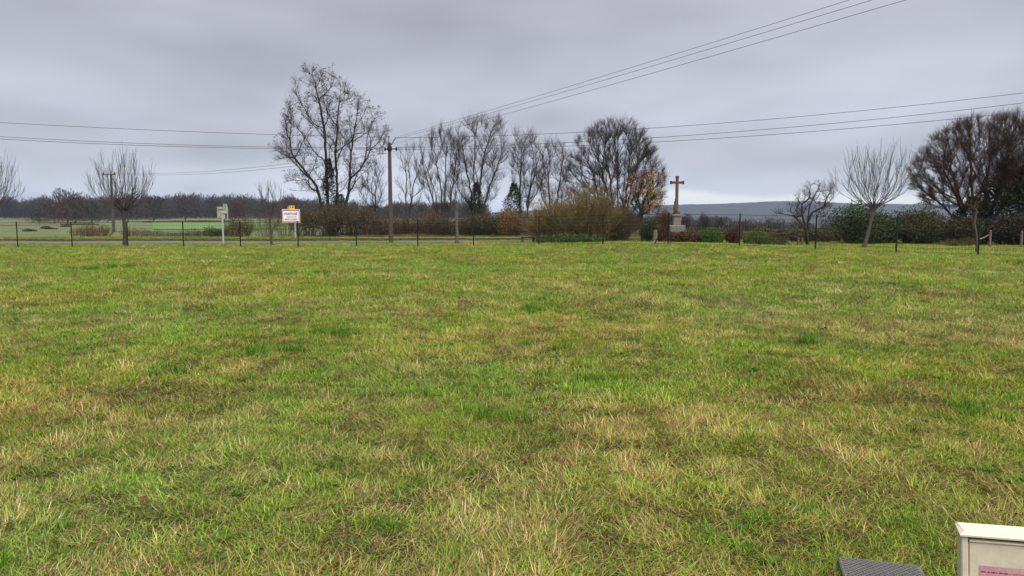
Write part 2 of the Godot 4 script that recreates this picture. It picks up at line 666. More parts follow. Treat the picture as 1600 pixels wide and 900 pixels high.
# ------------------------------------------------------------------ ground
func sheet(xs: Array, ds: Array, lift: float, col: Callable) -> Buf:
	var b := Buf.new()
	for d in ds:
		for x in xs:
			b.v.append(Vector3(x, height(x, d) + lift, -d))
			var e := 0.4 + absf(d) * 0.01
			b.n.append(Vector3(height(x - e, d) - height(x + e, d), 2.0 * e, height(x, d + e) - height(x, d - e)).normalized())
			b.c.append(col.call(x, d))
	var w := xs.size()
	for r in ds.size() - 1:
		for q in w - 1:
			var a := r * w + q
			b.i.append_array(PackedInt32Array([a, a + w, a + 1, a + 1, a + w, a + w + 1]))
	return b

func span(a: float, b: float, step: float) -> Array:
	var out := []
	var k := a
	while k < b - step * 0.01:
		out.append(k)
		k += step
	out.append(b)
	return out

func make_ground() -> void:
	var xs := [-3500.0, -1800.0, -900.0, -500.0, -300.0, -180.0, -110.0, -80.0] + span(-60, 60, 1.0) + [80.0, 110.0, 180.0, 300.0, 500.0, 900.0, 1800.0, 3500.0]
	var ds := [-30.0, -10.0, -4.0] + span(0, 64, 0.8) + [70.0, 78.0, 90.0, 105.0, 125.0, 150.0, 180.0, 220.0, 260.0, 320.0, 400.0, 500.0, 700.0, 1000.0, 1500.0, 2200.0, 3600.0]
	var soil := func(x: float, d: float) -> Color:
		if d > 62.0:
			return Color(1.5, 2.0, 0.8)
		return Color(1, 1, 1)
	structure("ground", sheet(xs, ds, 0.0, soil), M.soil)
	# the road, its two sides following the same curve
	var b := Buf.new()
	var rx := span(-140, 30, 1.0)
	for x in rx:
		for k in 5:
			var d := road_d(x) + lerpf(-2.75, 2.75, k / 4.0)
			b.v.append(Vector3(x, height(x, d) + 0.012 + 0.03 * (1.0 - absf(k - 2.0) / 2.0), -d))
			b.n.append(Vector3.UP)
			b.c.append(Color.WHITE)
	for q in rx.size() - 1:
		for k in 4:
			var a := q * 5 + k
			b.i.append_array(PackedInt32Array([a, a + 1, a + 5, a + 5, a + 1, a + 6]))
	structure("road", b, M.asphalt)
	# fields beyond the road
	var green := func(x: float, d: float) -> Color: return Color(0.07, 0.135, 0.024)
	var olive := func(x: float, d: float) -> Color: return Color(0.070, 0.092, 0.028)
	structure("pasture", sheet(span(-420, -16, 8.0), span(57, 470, 7.0), 0.04, olive), M.field)
	var fb := Buf.new()
	for k in 17:
		for j in 13:
			var d := lerpf(88.0, 250.0, k / 16.0)
			var x := lerpf(-560.0, -330.0, j / 12.0) / F * d
			fb.v.append(Vector3(x, height(x, d) + 0.10, -d))
			fb.n.append(Vector3.UP)
			fb.c.append(green.call(x, d))
			if k and j:
				var a := (k - 1) * 13 + j - 1
				fb.i.append_array(PackedInt32Array([a, a + 13, a + 1, a + 1, a + 13, a + 14]))
	structure("field", fb, M.field)
	# the wooded ridge across the valley
	var hb := Buf.new()
	var prof_x := [700.0, 900.0, 1040.0, 1130.0, 1200.0, 1260.0, 1330.0, 1450.0, 1700.0, 2000.0]
	var prof_y := [336.0, 326.0, 321.0, 319.0, 315.5, 315.0, 319.0, 320.0, 326.0, 336.0]
	var cols := 240
	var rows := 16
	for r in rows + 1:
		for q in cols + 1:
			var px := lerpf(700.0, 2000.0, float(q) / cols)
			var t := float(r) / rows
			var d := lerpf(1500.0, 2600.0, t)
			var crest := row_y(curve(prof_x, prof_y, px), 2200.0)
			var y := lerpf(-16.0, crest, sin(minf(t / 0.64, 1.0) * PI * 0.5)) if t < 0.64 else lerpf(crest, -16.0, smooth(0.64, 1.0, t))
			y += (1.0 + 2.5 * fine.get_noise_2d(px * 9.0, d * 0.4)) * (1.0 if r > 0 and r < rows else 0.0)
			hb.v.append(Vector3((px - 800.0) / F * d, y, -d))
			hb.n.append(Vector3.UP)
			hb.c.append(Color(0.042, 0.040, 0.034))
	for r in rows:
		for q in cols:
			var a := r * (cols + 1) + q
			hb.i.append_array(PackedInt32Array([a, a + cols + 1, a + 1, a + 1, a + cols + 1, a + cols + 2]))
	structure("hill", hb, M.bark)

# ------------------------------------------------------------------ grass
func blade(b: Buf, root: Vector3, yaw: float, length: float, wide: float, lean: float, curl: float, col: Color) -> void:
	var out := Vector3(cos(yaw), 0, sin(yaw))
	var side := Vector3(-sin(yaw), 0, cos(yaw))
	var p := root
	var q := b.v.size()
	var ws := [0.8, 1.0, 0.65]
	for k in 3:
		var dir := out * sin(lean) + Vector3.UP * cos(lean)
		var nn := (dir.cross(side) * -1.0).normalized()
		if nn.y < 0.0:
			nn = -nn
		var hw: float = wide * 0.5 * ws[k]
		b.v.append(p - side * hw)
		b.v.append(p + side * hw)
		b.n.append(nn)
		b.n.append(nn)
		b.c.append(col)
		b.c.append(col)
		p += dir * length / 3.0
		p.y = maxf(p.y, 0.004)
		lean += curl
	b.v.append(p)
	b.n.append(b.n[b.n.size() - 1])
	b.c.append(col)
	b.i.append_array(PackedInt32Array([q, q + 2, q + 1, q + 1, q + 2, q + 3, q + 2, q + 4, q + 3, q + 3, q + 4, q + 5, q + 4, q + 6, q + 5]))

func clump(o: Dictionary) -> Mesh:
	var b := Buf.new()
	for k in o.n:
		var a := rng.randf() * TAU
		var r: float = o.r * sqrt(rng.randf())
		var yaw: float = a + rng.randf_range(-1.2, 1.2) if rng.randf() < o.get("out", 0.5) else rng.randf() * TAU
		if o.has("lay"):
			yaw = rng.randfn() * o.lay
		var col: Color = o.cols[rng.randi() % o.cols.size()]
		blade(b, Vector3(cos(a) * r, rng.randf() * o.get("y", 0.0), sin(a) * r), yaw, rng.randf_range(o.l[0], o.l[1]), o.w * rng.randf_range(0.7, 1.3), rng.randf_range(o.lean[0], o.lean[1]), rng.randf_range(o.curl[0], o.curl[1]), jitter(col, 0.22))
	return b.mesh()

func rosette(n: int, size: float, cols: Array) -> Mesh:
	var b := Buf.new()
	for k in n:
		var a := TAU * k / n + rng.randf_range(-0.3, 0.3)
		var out := Vector3(cos(a), rng.randf_range(0.15, 0.7), sin(a)).normalized()
		var side := Vector3(-sin(a), rng.randf_range(-0.3, 0.3), cos(a)).normalized()
		var l := size * rng.randf_range(0.6, 1.2)
		var col := jitter(cols[rng.randi() % cols.size()], 0.25)
		var p := Vector3(cos(a), 0, sin(a)) * rng.randf() * size * 0.5 + Vector3.UP * rng.randf() * 0.015
		var wd := l * rng.randf_range(0.35, 0.6)
		var nn := side.cross(out).normalized()
		if nn.y < 0.0:
			nn = -nn
		var q := b.v.size()
		for s in [[0.0, 0.1, 0.0], [0.35, 1.0, 0.05], [0.75, 0.8, 0.04], [1.0, 0.15, -0.06]]:
			for sg in [-0.5, 0.5]:
				b.v.append(p + out * l * s[0] + side * wd * s[1] * sg + nn * l * (s[2] + 0.08 * absf(sg)))
				b.n.append(nn)
				b.c.append(col)
		for s in 3:
			var t := q + s * 2
			b.i.append_array(PackedInt32Array([t, t + 2, t + 1, t + 1, t + 2, t + 3]))
	return b.mesh()

func bump2(x: float, d: float, px: float, py: float, rx: float, rd: float) -> float:
	var cd := 1848.0 / (py - 338.0)
	var cx := (px - 800.0) / F * cd
	return exp(-pow((x - cx) / rx, 2.0) - pow((d - cd) / rd, 2.0))

# how much of the sward is dead straw: worn, dry places of the meadow
func strawness(x: float, d: float) -> float:
	var s := 0.285
	s += 0.27 * (1.0 - smooth(3.5, 9.5, d))
	s -= 0.10 * smooth(14.0, 24.0, d)
	s += 0.42 * noise.get_noise_2d(x * 22.0, d * 22.0) + 0.5 * noise.get_noise_2d(x * 75.0 + 400.0, d * 75.0)
	s += 0.34 * bump2(x, d, 1150.0, 500.0, 2.6, 1.5) + 0.32 * bump2(x, d, 1480.0, 530.0, 2.2, 1.1) + 0.25 * bump2(x, d, 850.0, 520.0, 1.4, 1.2)
	s += 0.30 * bump2(x, d, 120.0, 640.0, 1.4, 0.8) + 0.22 * bump2(x, d, 1050.0, 690.0, 1.2, 0.7) + 0.2 * bump2(x, d, 760.0, 780.0, 0.9, 0.6)
	s -= 0.28 * bump2(x, d, 1250.0, 565.0, 2.0, 0.9) + 0.25 * bump2(x, d, 420.0, 560.0, 1.6, 1.0) + 0.25 * bump2(x, d, 900.0, 600.0, 1.4, 0.6)
	s -= 0.22 * bump2(x, d, 780.0, 670.0, 0.5, 0.4) + 0.3 * bump2(x, d, 1500.0, 690.0, 0.8, 0.9) + 0.25 * bump2(x, d, 1250.0, 860.0, 0.4, 0.35)
	return clampf(s, 0.0, 1.0)

func make_grass() -> void:
	var g1 := Color(0.095, 0.20, 0.014)
	var g2 := Color(0.160, 0.250, 0.026)
	var g3 := Color(0.245, 0.292, 0.046)
	var g4 := Color(0.045, 0.115, 0.014)
	var st1 := Color(0.40, 0.29, 0.11)
	var st2 := Color(0.26, 0.175, 0.065)
	var st3 := Color(0.46, 0.38, 0.20)
	var br := Color(0.10, 0.06, 0.028)
	var green := []
	var mixed := []
	var dead := []
	for k in 4:
		green.append(clump({"n": 52, "r": 0.11, "l": [0.03, 0.095], "w": 0.0038, "lean": [0.2, 1.15], "curl": [0.15, 0.5], "cols": [g1, g1, g2, g2, g3, g3, g3, g4, g4]}))
		mixed.append(clump({"n": 52, "r": 0.11, "l": [0.025, 0.09], "w": 0.0036, "lean": [0.4, 1.35], "curl": [0.05, 0.45], "cols": [g2, g3, g3, g3, st1, st2, g1, g1]}))
		dead.append(clump({"n": 44, "r": 0.12, "l": [0.04, 0.14], "w": 0.0034, "lean": [0.8, 1.5], "curl": [-0.35, 0.5], "y": 0.03, "lay": 1.1, "cols": [st1, st1, st2, st2, st3, br, g3, g2, br]}))
	var thatch := []
	for k in 3:
		thatch.append(clump({"n": 46, "r": 0.13, "l": [0.04, 0.10], "w": 0.0048, "lean": [1.0, 1.55], "curl": [-0.2, 0.2], "y": 0.014, "out": 0.1, "cols": [st2, br, br, br, g3, g2, g1, g4]}))
	var tuft := []
	for k in 3:
		tuft.append(clump({"n": 70, "r": 0.07, "l": [0.08, 0.19], "w": 0.0048, "lean": [0.1, 0.95], "curl": [0.12, 0.45], "out": 0.9, "cols": [g1, g1, g2, g4, g4, g3]}))
	var weed := [rosette(14, 0.030, [g4, Color(0.055, 0.13, 0.02)]), rosette(18, 0.022, [g1, g4]), rosette(10, 0.038, [Color(0.06, 0.13, 0.025), g4]), rosette(26, 0.016, [g1, g1, g4])]
	var moss := [clump({"n": 60, "r": 0.09, "l": [0.015, 0.035], "w": 0.005, "lean": [0.2, 1.2], "curl": [0.0, 0.4], "cols": [Color(0.26, 0.31, 0.02), Color(0.20, 0.26, 0.02)]})]
	var lists := {}
	var kinds := {"green": green, "mixed": mixed, "dead": dead, "thatch": thatch, "tuft": tuft, "weed": weed, "moss": moss}
	for key in kinds:
		for k in kinds[key].size():
			lists["%s%d" % [key, k]] = [kinds[key][k], [], []]
	var put := func(key: String, x: float, d: float, sc: float, tint: Color) -> void:
		var l: Array = lists["%s%d" % [key, rng.randi() % kinds[key].size()]]
		var yaw := rng.randf() * TAU if key != "dead" else 9.0 * fine.get_noise_2d(x * 30.0, d * 30.0) + rng.randfn() * 0.5
		var bs := Basis(Vector3.UP, yaw).scaled(Vector3(sc, sc * rng.randf_range(0.75, 1.2), sc))
		l[1].append(Transform3D(bs, Vector3(x, height(x, d) - 0.003, -d)))
		l[2].append(tint)
	# trampled, muddy spots
	var worn := [[480, 700, 0.30, 0.22], [850, 616, 0.30, 0.22], [650, 742, 0.22, 0.14], [720, 838, 0.24, 0.12], [205, 648, 0.32, 0.2], [1160, 725, 0.28, 0.16], [615, 878, 0.28, 0.10], [40, 752, 0.3, 0.14], [960, 868, 0.2, 0.1], [1010, 745, 0.2, 0.1]]
	# zone by zone: from, to, cell size, scale
	for zone in [[2.2, 6.0, 0.052, 0.78], [6.0, 12.0, 0.076, 0.9], [12.0, 22.0, 0.125, 1.2], [22.0, 44.0, 0.185, 1.25], [44.0, 58.0, 0.28, 1.25]]:
		var cell: float = zone[2]
		var d: float = zone[0]
		while d < zone[1]:
			var half := d * 0.74 + 1.6
			var x := -half
			while x < half:
				var xx := x + rng.randf_range(-0.5, 0.5) * cell
				var dd := d + rng.randf_range(-0.5, 0.5) * cell
				x += cell
				if absf(dd - road_d(xx)) < 2.6 + 0.45 * fine.get_noise_1d(xx * 30.0):
					continue
				if not cabinet_clear(xx, dd):
					continue
				var s := strawness(xx, dd)
				var patch := noise.get_noise_2d(xx * 40.0 - 90.0, dd * 40.0)
				var tone := 1.0 + 0.28 * patch + rng.randf_range(-0.28, 0.28)
				var warm := noise.get_noise_2d(xx * 12.0 + 55.0, dd * 12.0) * 0.2
				var tint := Color(tone * (1.0 + warm), tone, tone * (1.0 - warm * 0.6))
				var sc: float = zone[3] * rng.randf_range(0.75, 1.25)
				# bare, trampled spots show the thatch and the soil
				var bare := fine.get_noise_2d(xx * 60.0, dd * 60.0)
				for spot in worn:
					bare += 0.55 * bump2(xx, dd, spot[0], spot[1], spot[2], spot[3])
				if dd < 11.0 and fine.get_noise_2d(xx * 330.0, dd * 330.0) > 0.30 + 0.2 * fine.get_noise_2d(xx * 30.0 + 90.0, dd * 30.0):
					if rng.randf() < 0.3:
						put.call("thatch", xx, dd, sc * 0.8, tint)
					continue
				if rng.randf() < 0.45:
					put.call("thatch", xx, dd, sc, tint)
				if bare > 0.24 and dd < 16.0 and rng.randf() < 0.85:
					continue
				var roll := rng.randf()
				if roll < s * 0.75:
					put.call("dead", xx, dd, sc, tint)
				elif roll < s * 0.75 + 0.42 * (1.0 - absf(s - 0.45)):
					put.call("mixed", xx, dd, sc, tint)
				else:
					put.call("green", xx, dd, sc * (1.0 + 0.35 * maxf(0.0, patch)), tint)
				if dd < 20.0 and rng.randf() < 0.014 + 0.2 * maxf(0.0, fine.get_noise_2d(xx * 18.0, dd * 18.0 + 300.0)):
					for q in rng.randi_range(1, 4):
						put.call("weed", xx + rng.randfn() * 0.06, dd + rng.randfn() * 0.06, rng.randf_range(0.7, 1.5), Color(1, 1, 1))
				if dd < 12.0 and fine.get_noise_2d(xx * 25.0 + 700.0, dd * 25.0) > 0.45:
					put.call("moss", xx, dd, rng.randf_range(0.8, 1.3), Color(1, 1, 1))
				if rng.randf() < 0.006:
					put.call("tuft", xx, dd, rng.randf_range(0.5, 0.9) * (1.0 if dd < 15.0 else 1.3), tint)
			d += cell
	# the taller, darker tufts that stand out of the sward
	for s in [[275, 583, 1.0, 6], [535, 524, 1.1, 7], [812, 490, 1.2, 8], [790, 668, 0.9, 9], [128, 421, 1.5, 7], [192, 418, 1.5, 9], [470, 430, 1.4, 6], [1275, 545, 1.1, 9], [1590, 420, 1.3, 5], [880, 550, 0.9, 6], [395, 555, 1.1, 9], [60, 830, 0.7, 4], [925, 600, 0.9, 6], [560, 770, 0.6, 3], [1190, 850, 0.7, 5], [1560, 650, 0.8, 6], [1400, 840, 0.6, 4], [580, 845, 0.6, 3]]:
		var cd: float = 1848.0 / (s[1] - 338.0)
		var cx: float = (s[0] - 800.0) / F * cd
		for k in s[3]:
			var spread: float = 0.10 + cd * 0.012
			put.call("tuft", cx + rng.randfn() * spread, cd + rng.randfn() * spread * 0.8, s[2] * rng.randf_range(0.7, 1.1), Color(0.55, 0.76, 0.6))
	var root := Node3D.new()
	root.name = "meadow_grass"
	add_child(root)
	tag(root, "patchy winter meadow grass, green blades mixed with dead straw and weeds", "grass", "", "stuff")
	var called := {"green": "green_blades", "mixed": "mixed_blades", "dead": "straw_blades", "thatch": "thatch", "tuft": "tall_tufts", "weed": "broadleaf_weeds", "moss": "moss"}
	var total := 0
	for key in lists:
		var l: Array = lists[key]
		if l[1].is_empty():
			continue
		var mm := MultiMesh.new()
		mm.transform_format = MultiMesh.TRANSFORM_3D
		mm.use_colors = true
		mm.mesh = l[0]
		mm.instance_count = l[1].size()
		for k in l[1].size():
			mm.set_instance_transform(k, l[1][k])
			mm.set_instance_color(k, l[2][k])
		total += l[1].size()
		var o := MultiMeshInstance3D.new()
		o.multimesh = mm
		var kind: String = key.substr(0, key.length() - 1)
		o.material_override = M.straw if kind in ["dead", "thatch"] else (M.weed if kind == "weed" else M.grass)
		o.name = called[kind]
		root.add_child(o, true)
		o.set_meta("kind", "stuff")
	print("grass clumps ", total)

# ------------------------------------------------------------------ the cabinet and the cover beside it
const CAB_D := 2.58
const CAB_TURN := -0.34
func cabinet_clear(x: float, d: float) -> bool:
	var cab := ground_at(1493, CAB_D)
	if x > cab.x - 0.05 and x < cab.x + 0.36 and d < CAB_D + 0.02 - (x - cab.x) * 0.35 and d > CAB_D - 0.13 - (x - cab.x) * 0.35:
		return false
	var cov := ground_at(1309, 3.28)
	if x > cov.x + 0.03 and x < cov.x + 0.33 and d < 3.24 - (x - cov.x) * 0.30 and d > 2.86 - (x - cov.x) * 0.30:
		return false
	return true

func make_cabinet() -> void:
	var foot := point_at(1494, 815, CAB_D)
	var top := foot.y
	var g := height(foot.x, CAB_D)
	var t := thing("meter_cabinet", Vector3(foot.x + 0.03, g - 0.05, -CAB_D), "cream plastic utility meter cabinet with a pink faded sticker on its door", "cabinet", "", CAB_TURN)
	var h := top - g + 0.05
	var w := 0.36
	var z := 0.074
	t.rotation.z = 0.055
	var b := Buf.new()
	b.box(Vector3(0.006, 0, 0.004), Vector3(0.028, h - 0.03, z - 0.005), Color.WHITE, 0.004)
	b.box(Vector3(w - 0.028, 0, 0.004), Vector3(w - 0.006, h - 0.03, z - 0.005), Color.WHITE, 0.004)
	b.box(Vector3(0.028, 0, 0.004), Vector3(w - 0.028, h - 0.03, 0.02), Color.WHITE, 0.003)
	b.box(Vector3(0.028, 0, z - 0.03), Vector3(w - 0.028, 0.09, z - 0.005), Color.WHITE, 0.003)
	part("body", b, M.cabinet, t)
	# roof: flat cap sloping gently to the front, with a drip lip
	b = Buf.new()
	var y1 := h
	var y0 := h - 0.007
	var lip := h - 0.015
	var a := [Vector3(0.004, y1 - 0.003, 0.004), Vector3(w - 0.004, y1 - 0.003, 0.004), Vector3(w - 0.016, y0, z - 0.002), Vector3(0.016, y0, z - 0.002)]
	var e := [Vector3(0, y1 - 0.009, 0), Vector3(w, y1 - 0.009, 0), Vector3(w, y0 - 0.012, z + 0.006), Vector3(0, y0 - 0.012, z + 0.006)]
	var c := [Vector3(0, lip - 0.018, 0), Vector3(w, lip - 0.018, 0), Vector3(w, lip - 0.01, z + 0.006), Vector3(0, lip - 0.01, z + 0.006)]
	var inside := Vector3(w / 2, lip, z / 2)
	b.face(a, inside, Color.WHITE)
	for k in 4:
		var j := (k + 1) % 4
		b.face([a[k], a[j], e[j], e[k]], inside, Color.WHITE)
		b.face([e[k], e[j], c[j], c[k]], inside, Color.WHITE)
	b.face(c, inside + Vector3.UP * 0.01, Color.WHITE)
	part("roof", b, M.cabinet, t)
	# door set in the frame, proud of the gap round it
	b = Buf.new()
	b.box(Vector3(0.031, 0.095, z - 0.028), Vector3(w - 0.031, h - 0.040, z - 0.012), Color.WHITE, 0.004)
	b.box(Vector3(0.031, h - 0.048, z - 0.016), Vector3(w - 0.031, h - 0.0405, z - 0.005), Color.WHITE, 0.003)
	var door := part("door", b, M.cabinet, t)
	b = Buf.new()
	b.box(Vector3(w - 0.06, h * 0.5, z - 0.0125), Vector3(w - 0.04, h * 0.5 + 0.035, z - 0.006), Color(0.25, 0.25, 0.25), 0.003)
	part("lock", b, M.cabinet, door)
	# the faded sticker: a printed band, a darker line and worn print
	var im := Image.create(256, 160, false, Image.FORMAT_RGB8)
	for y in 160:
		for x in 256:
			var k := fine.get_noise_2d(x * 4.0, y * 1.2)
			var base := Color(0.66, 0.45, 0.50) if y < 120 else Color(0.70, 0.66, 0.60)
			var fade := clampf(0.25 + 0.5 * k + (x / 256.0) * 0.5, 0.0, 0.75)
			base = base.lerp(Color(0.68, 0.62, 0.58), fade)
			if y > 20 and y < 27 and x > 5 and fine.get_noise_1d(x * 3.0) > -0.35:
				base = base.lerp(Color(0.42, 0.10, 0.16), 0.75 if x < 95 else 0.3)
			if y > 60 and y < 76 and x > 20 and x < 200 and fine.get_noise_2d(x * 14.0, y) > 0.0:
				base = base.lerp(Color(0.48, 0.22, 0.28), 0.5)
			im.set_pixel(x, y, base)
	var sm := StandardMaterial3D.new()
	sm.albedo_texture = ImageTexture.create_from_image(im)
	sm.roughness = 0.55
	var q := QuadMesh.new()
	q.size = Vector2(0.235, 0.15)
	var st := MeshInstance3D.new()
	st.mesh = q
	st.material_override = sm
	st.name = "sticker"
	st.position = Vector3(0.062 + 0.1175, h - 0.132 - 0.075, z - 0.0105)
	door.add_child(st, true)

func make_cover() -> void:
	var at := ground_at(1308, 3.28)
	var t := thing("access_cover", at + Vector3(0, 0.012, 0), "dark grey ribbed plastic access cover lying in the grass by the cream cabinet", "cover", "", -0.29)
	var b := Buf.new()
	b.box(Vector3(0, -0.03, 0), Vector3(0.345, 0.030, 0.42), Color(0.95, 0.95, 0.95), 0.006)
	part("plate", b, M.cover, t)
	b = Buf.new()
	var row := 0
	var z := 0.016
	while z < 0.40:
		var x := 0.014 + (0.012 if row % 2 else 0.0)
		while x < 0.312:
			b.box(Vector3(x, 0.029, z), Vector3(x + 0.018, 0.037, z + 0.0065), Color(1.05, 1.05, 1.05), 0.002)
			x += 0.0245
		z += 0.0125
		row += 1
	part("tread", b, M.cover, t)

# ------------------------------------------------------------------ fence
func make_fence() -> void:
	var posts := [[-60, 39.5], [28, 39.5], [113, 39.5], [200, 39.4], [287, 39.3], [376, 39.0], [466, 38.5], [557, 38.0], [653, 37.0], [740, 36.0], [842, 34.5], [942, 33.2], [1044, 32.2], [1155, 31.0], [1274, 29.3], [1400, 28.0], [1528, 26.8], [1662, 25.4]]
	var t := thing("wire_fence", Vector3.ZERO, "dark green wire mesh fence on thin metal posts along the meadow edge", "fence")
	var feet := []
	for p in posts:
		feet.append(ground_at(p[0], p[1]))
	var tall := 1.36
	for k in feet.size():
		var b := Buf.new()
		var corner: bool = posts[k][0] == 1044
		var f: Vector3 = feet[k]
		var r := 0.042 if corner else 0.031
		b.tube(PackedVector3Array([f + Vector3.DOWN * 0.2, f + Vector3.UP * tall, f + Vector3.UP * (tall + 0.02), f + Vector3.UP * (tall + 0.021)]), PackedFloat32Array([r, r, r * 0.6, 0.001]), 8, Color.WHITE)
		part("post", b, M.dark_metal, t)
		if corner:
			b = Buf.new()
			var end := ground_at(1022, 32.4)
			b.tube(PackedVector3Array([f + Vector3.UP * tall * 0.82, end]), PackedFloat32Array([0.028, 0.028]), 8, Color.WHITE)
			part("brace", b, M.dark_metal, t)
	for s in 9:
		var b := Buf.new()
		var hgt := 0.06 + s * (tall - 0.1) / 8.0
		for k in feet.size() - 1:
			var a: Vector3 = feet[k] + Vector3.UP * hgt
			var e: Vector3 = feet[k + 1] + Vector3.UP * hgt
			var r := 0.0068 if s == 8 else 0.0042
			b.tube(PackedVector3Array([a, a.lerp(e, 0.5) + Vector3.DOWN * 0.01, e]), PackedFloat32Array([r, r, r]), 3, Color.WHITE)
		part("strand", b, M.dark_metal, t)
	var vb := Buf.new()
	for k in feet.size() - 1:
		var n := 26
		for j in range(1, n):
			var p: Vector3 = feet[k].lerp(feet[k + 1], float(j) / n)
			vb.tube(PackedVector3Array([p + Vector3.UP * 0.06, p + Vector3.UP * (tall - 0.04)]), PackedFloat32Array([0.0026, 0.0026]), 3, Color.WHITE)
	part("mesh_wires", vb, M.dark_metal, t).set_meta("kind", "stuff")
	# field stakes beyond the mesh fence
	for s in [[1546, 36.0, 360, "short grey timber stake below the dark round tree"], [1595, 37.0, 361, "thin grey field stake in the shade of dark undergrowth"]]:
		var f := ground_at(s[0], s[1])
		var h := row_y(s[2], s[1]) - f.y
		var o := thing("field_stake", f, s[3], "stake")
		var b := Buf.new()
		b.tube(PackedVector3Array([Vector3(0, -0.1, 0), Vector3(0.01, h * 0.6, 0), Vector3(0, h, 0), Vector3(0, h + 0.03, 0)]), PackedFloat32Array([0.06, 0.055, 0.05, 0.01]), 7, Color(2.2, 2.2, 2.3))
		part("shaft", b, M.wood_old, o)
		b = Buf.new()
		b.tube(PackedVector3Array([Vector3(-0.055, h * 0.72, 0), Vector3(0.055, h * 0.72, 0)]), PackedFloat32Array([0.012, 0.012]), 5, Color(1, 1, 1))
		part("staple", b, M.galvanised, o)

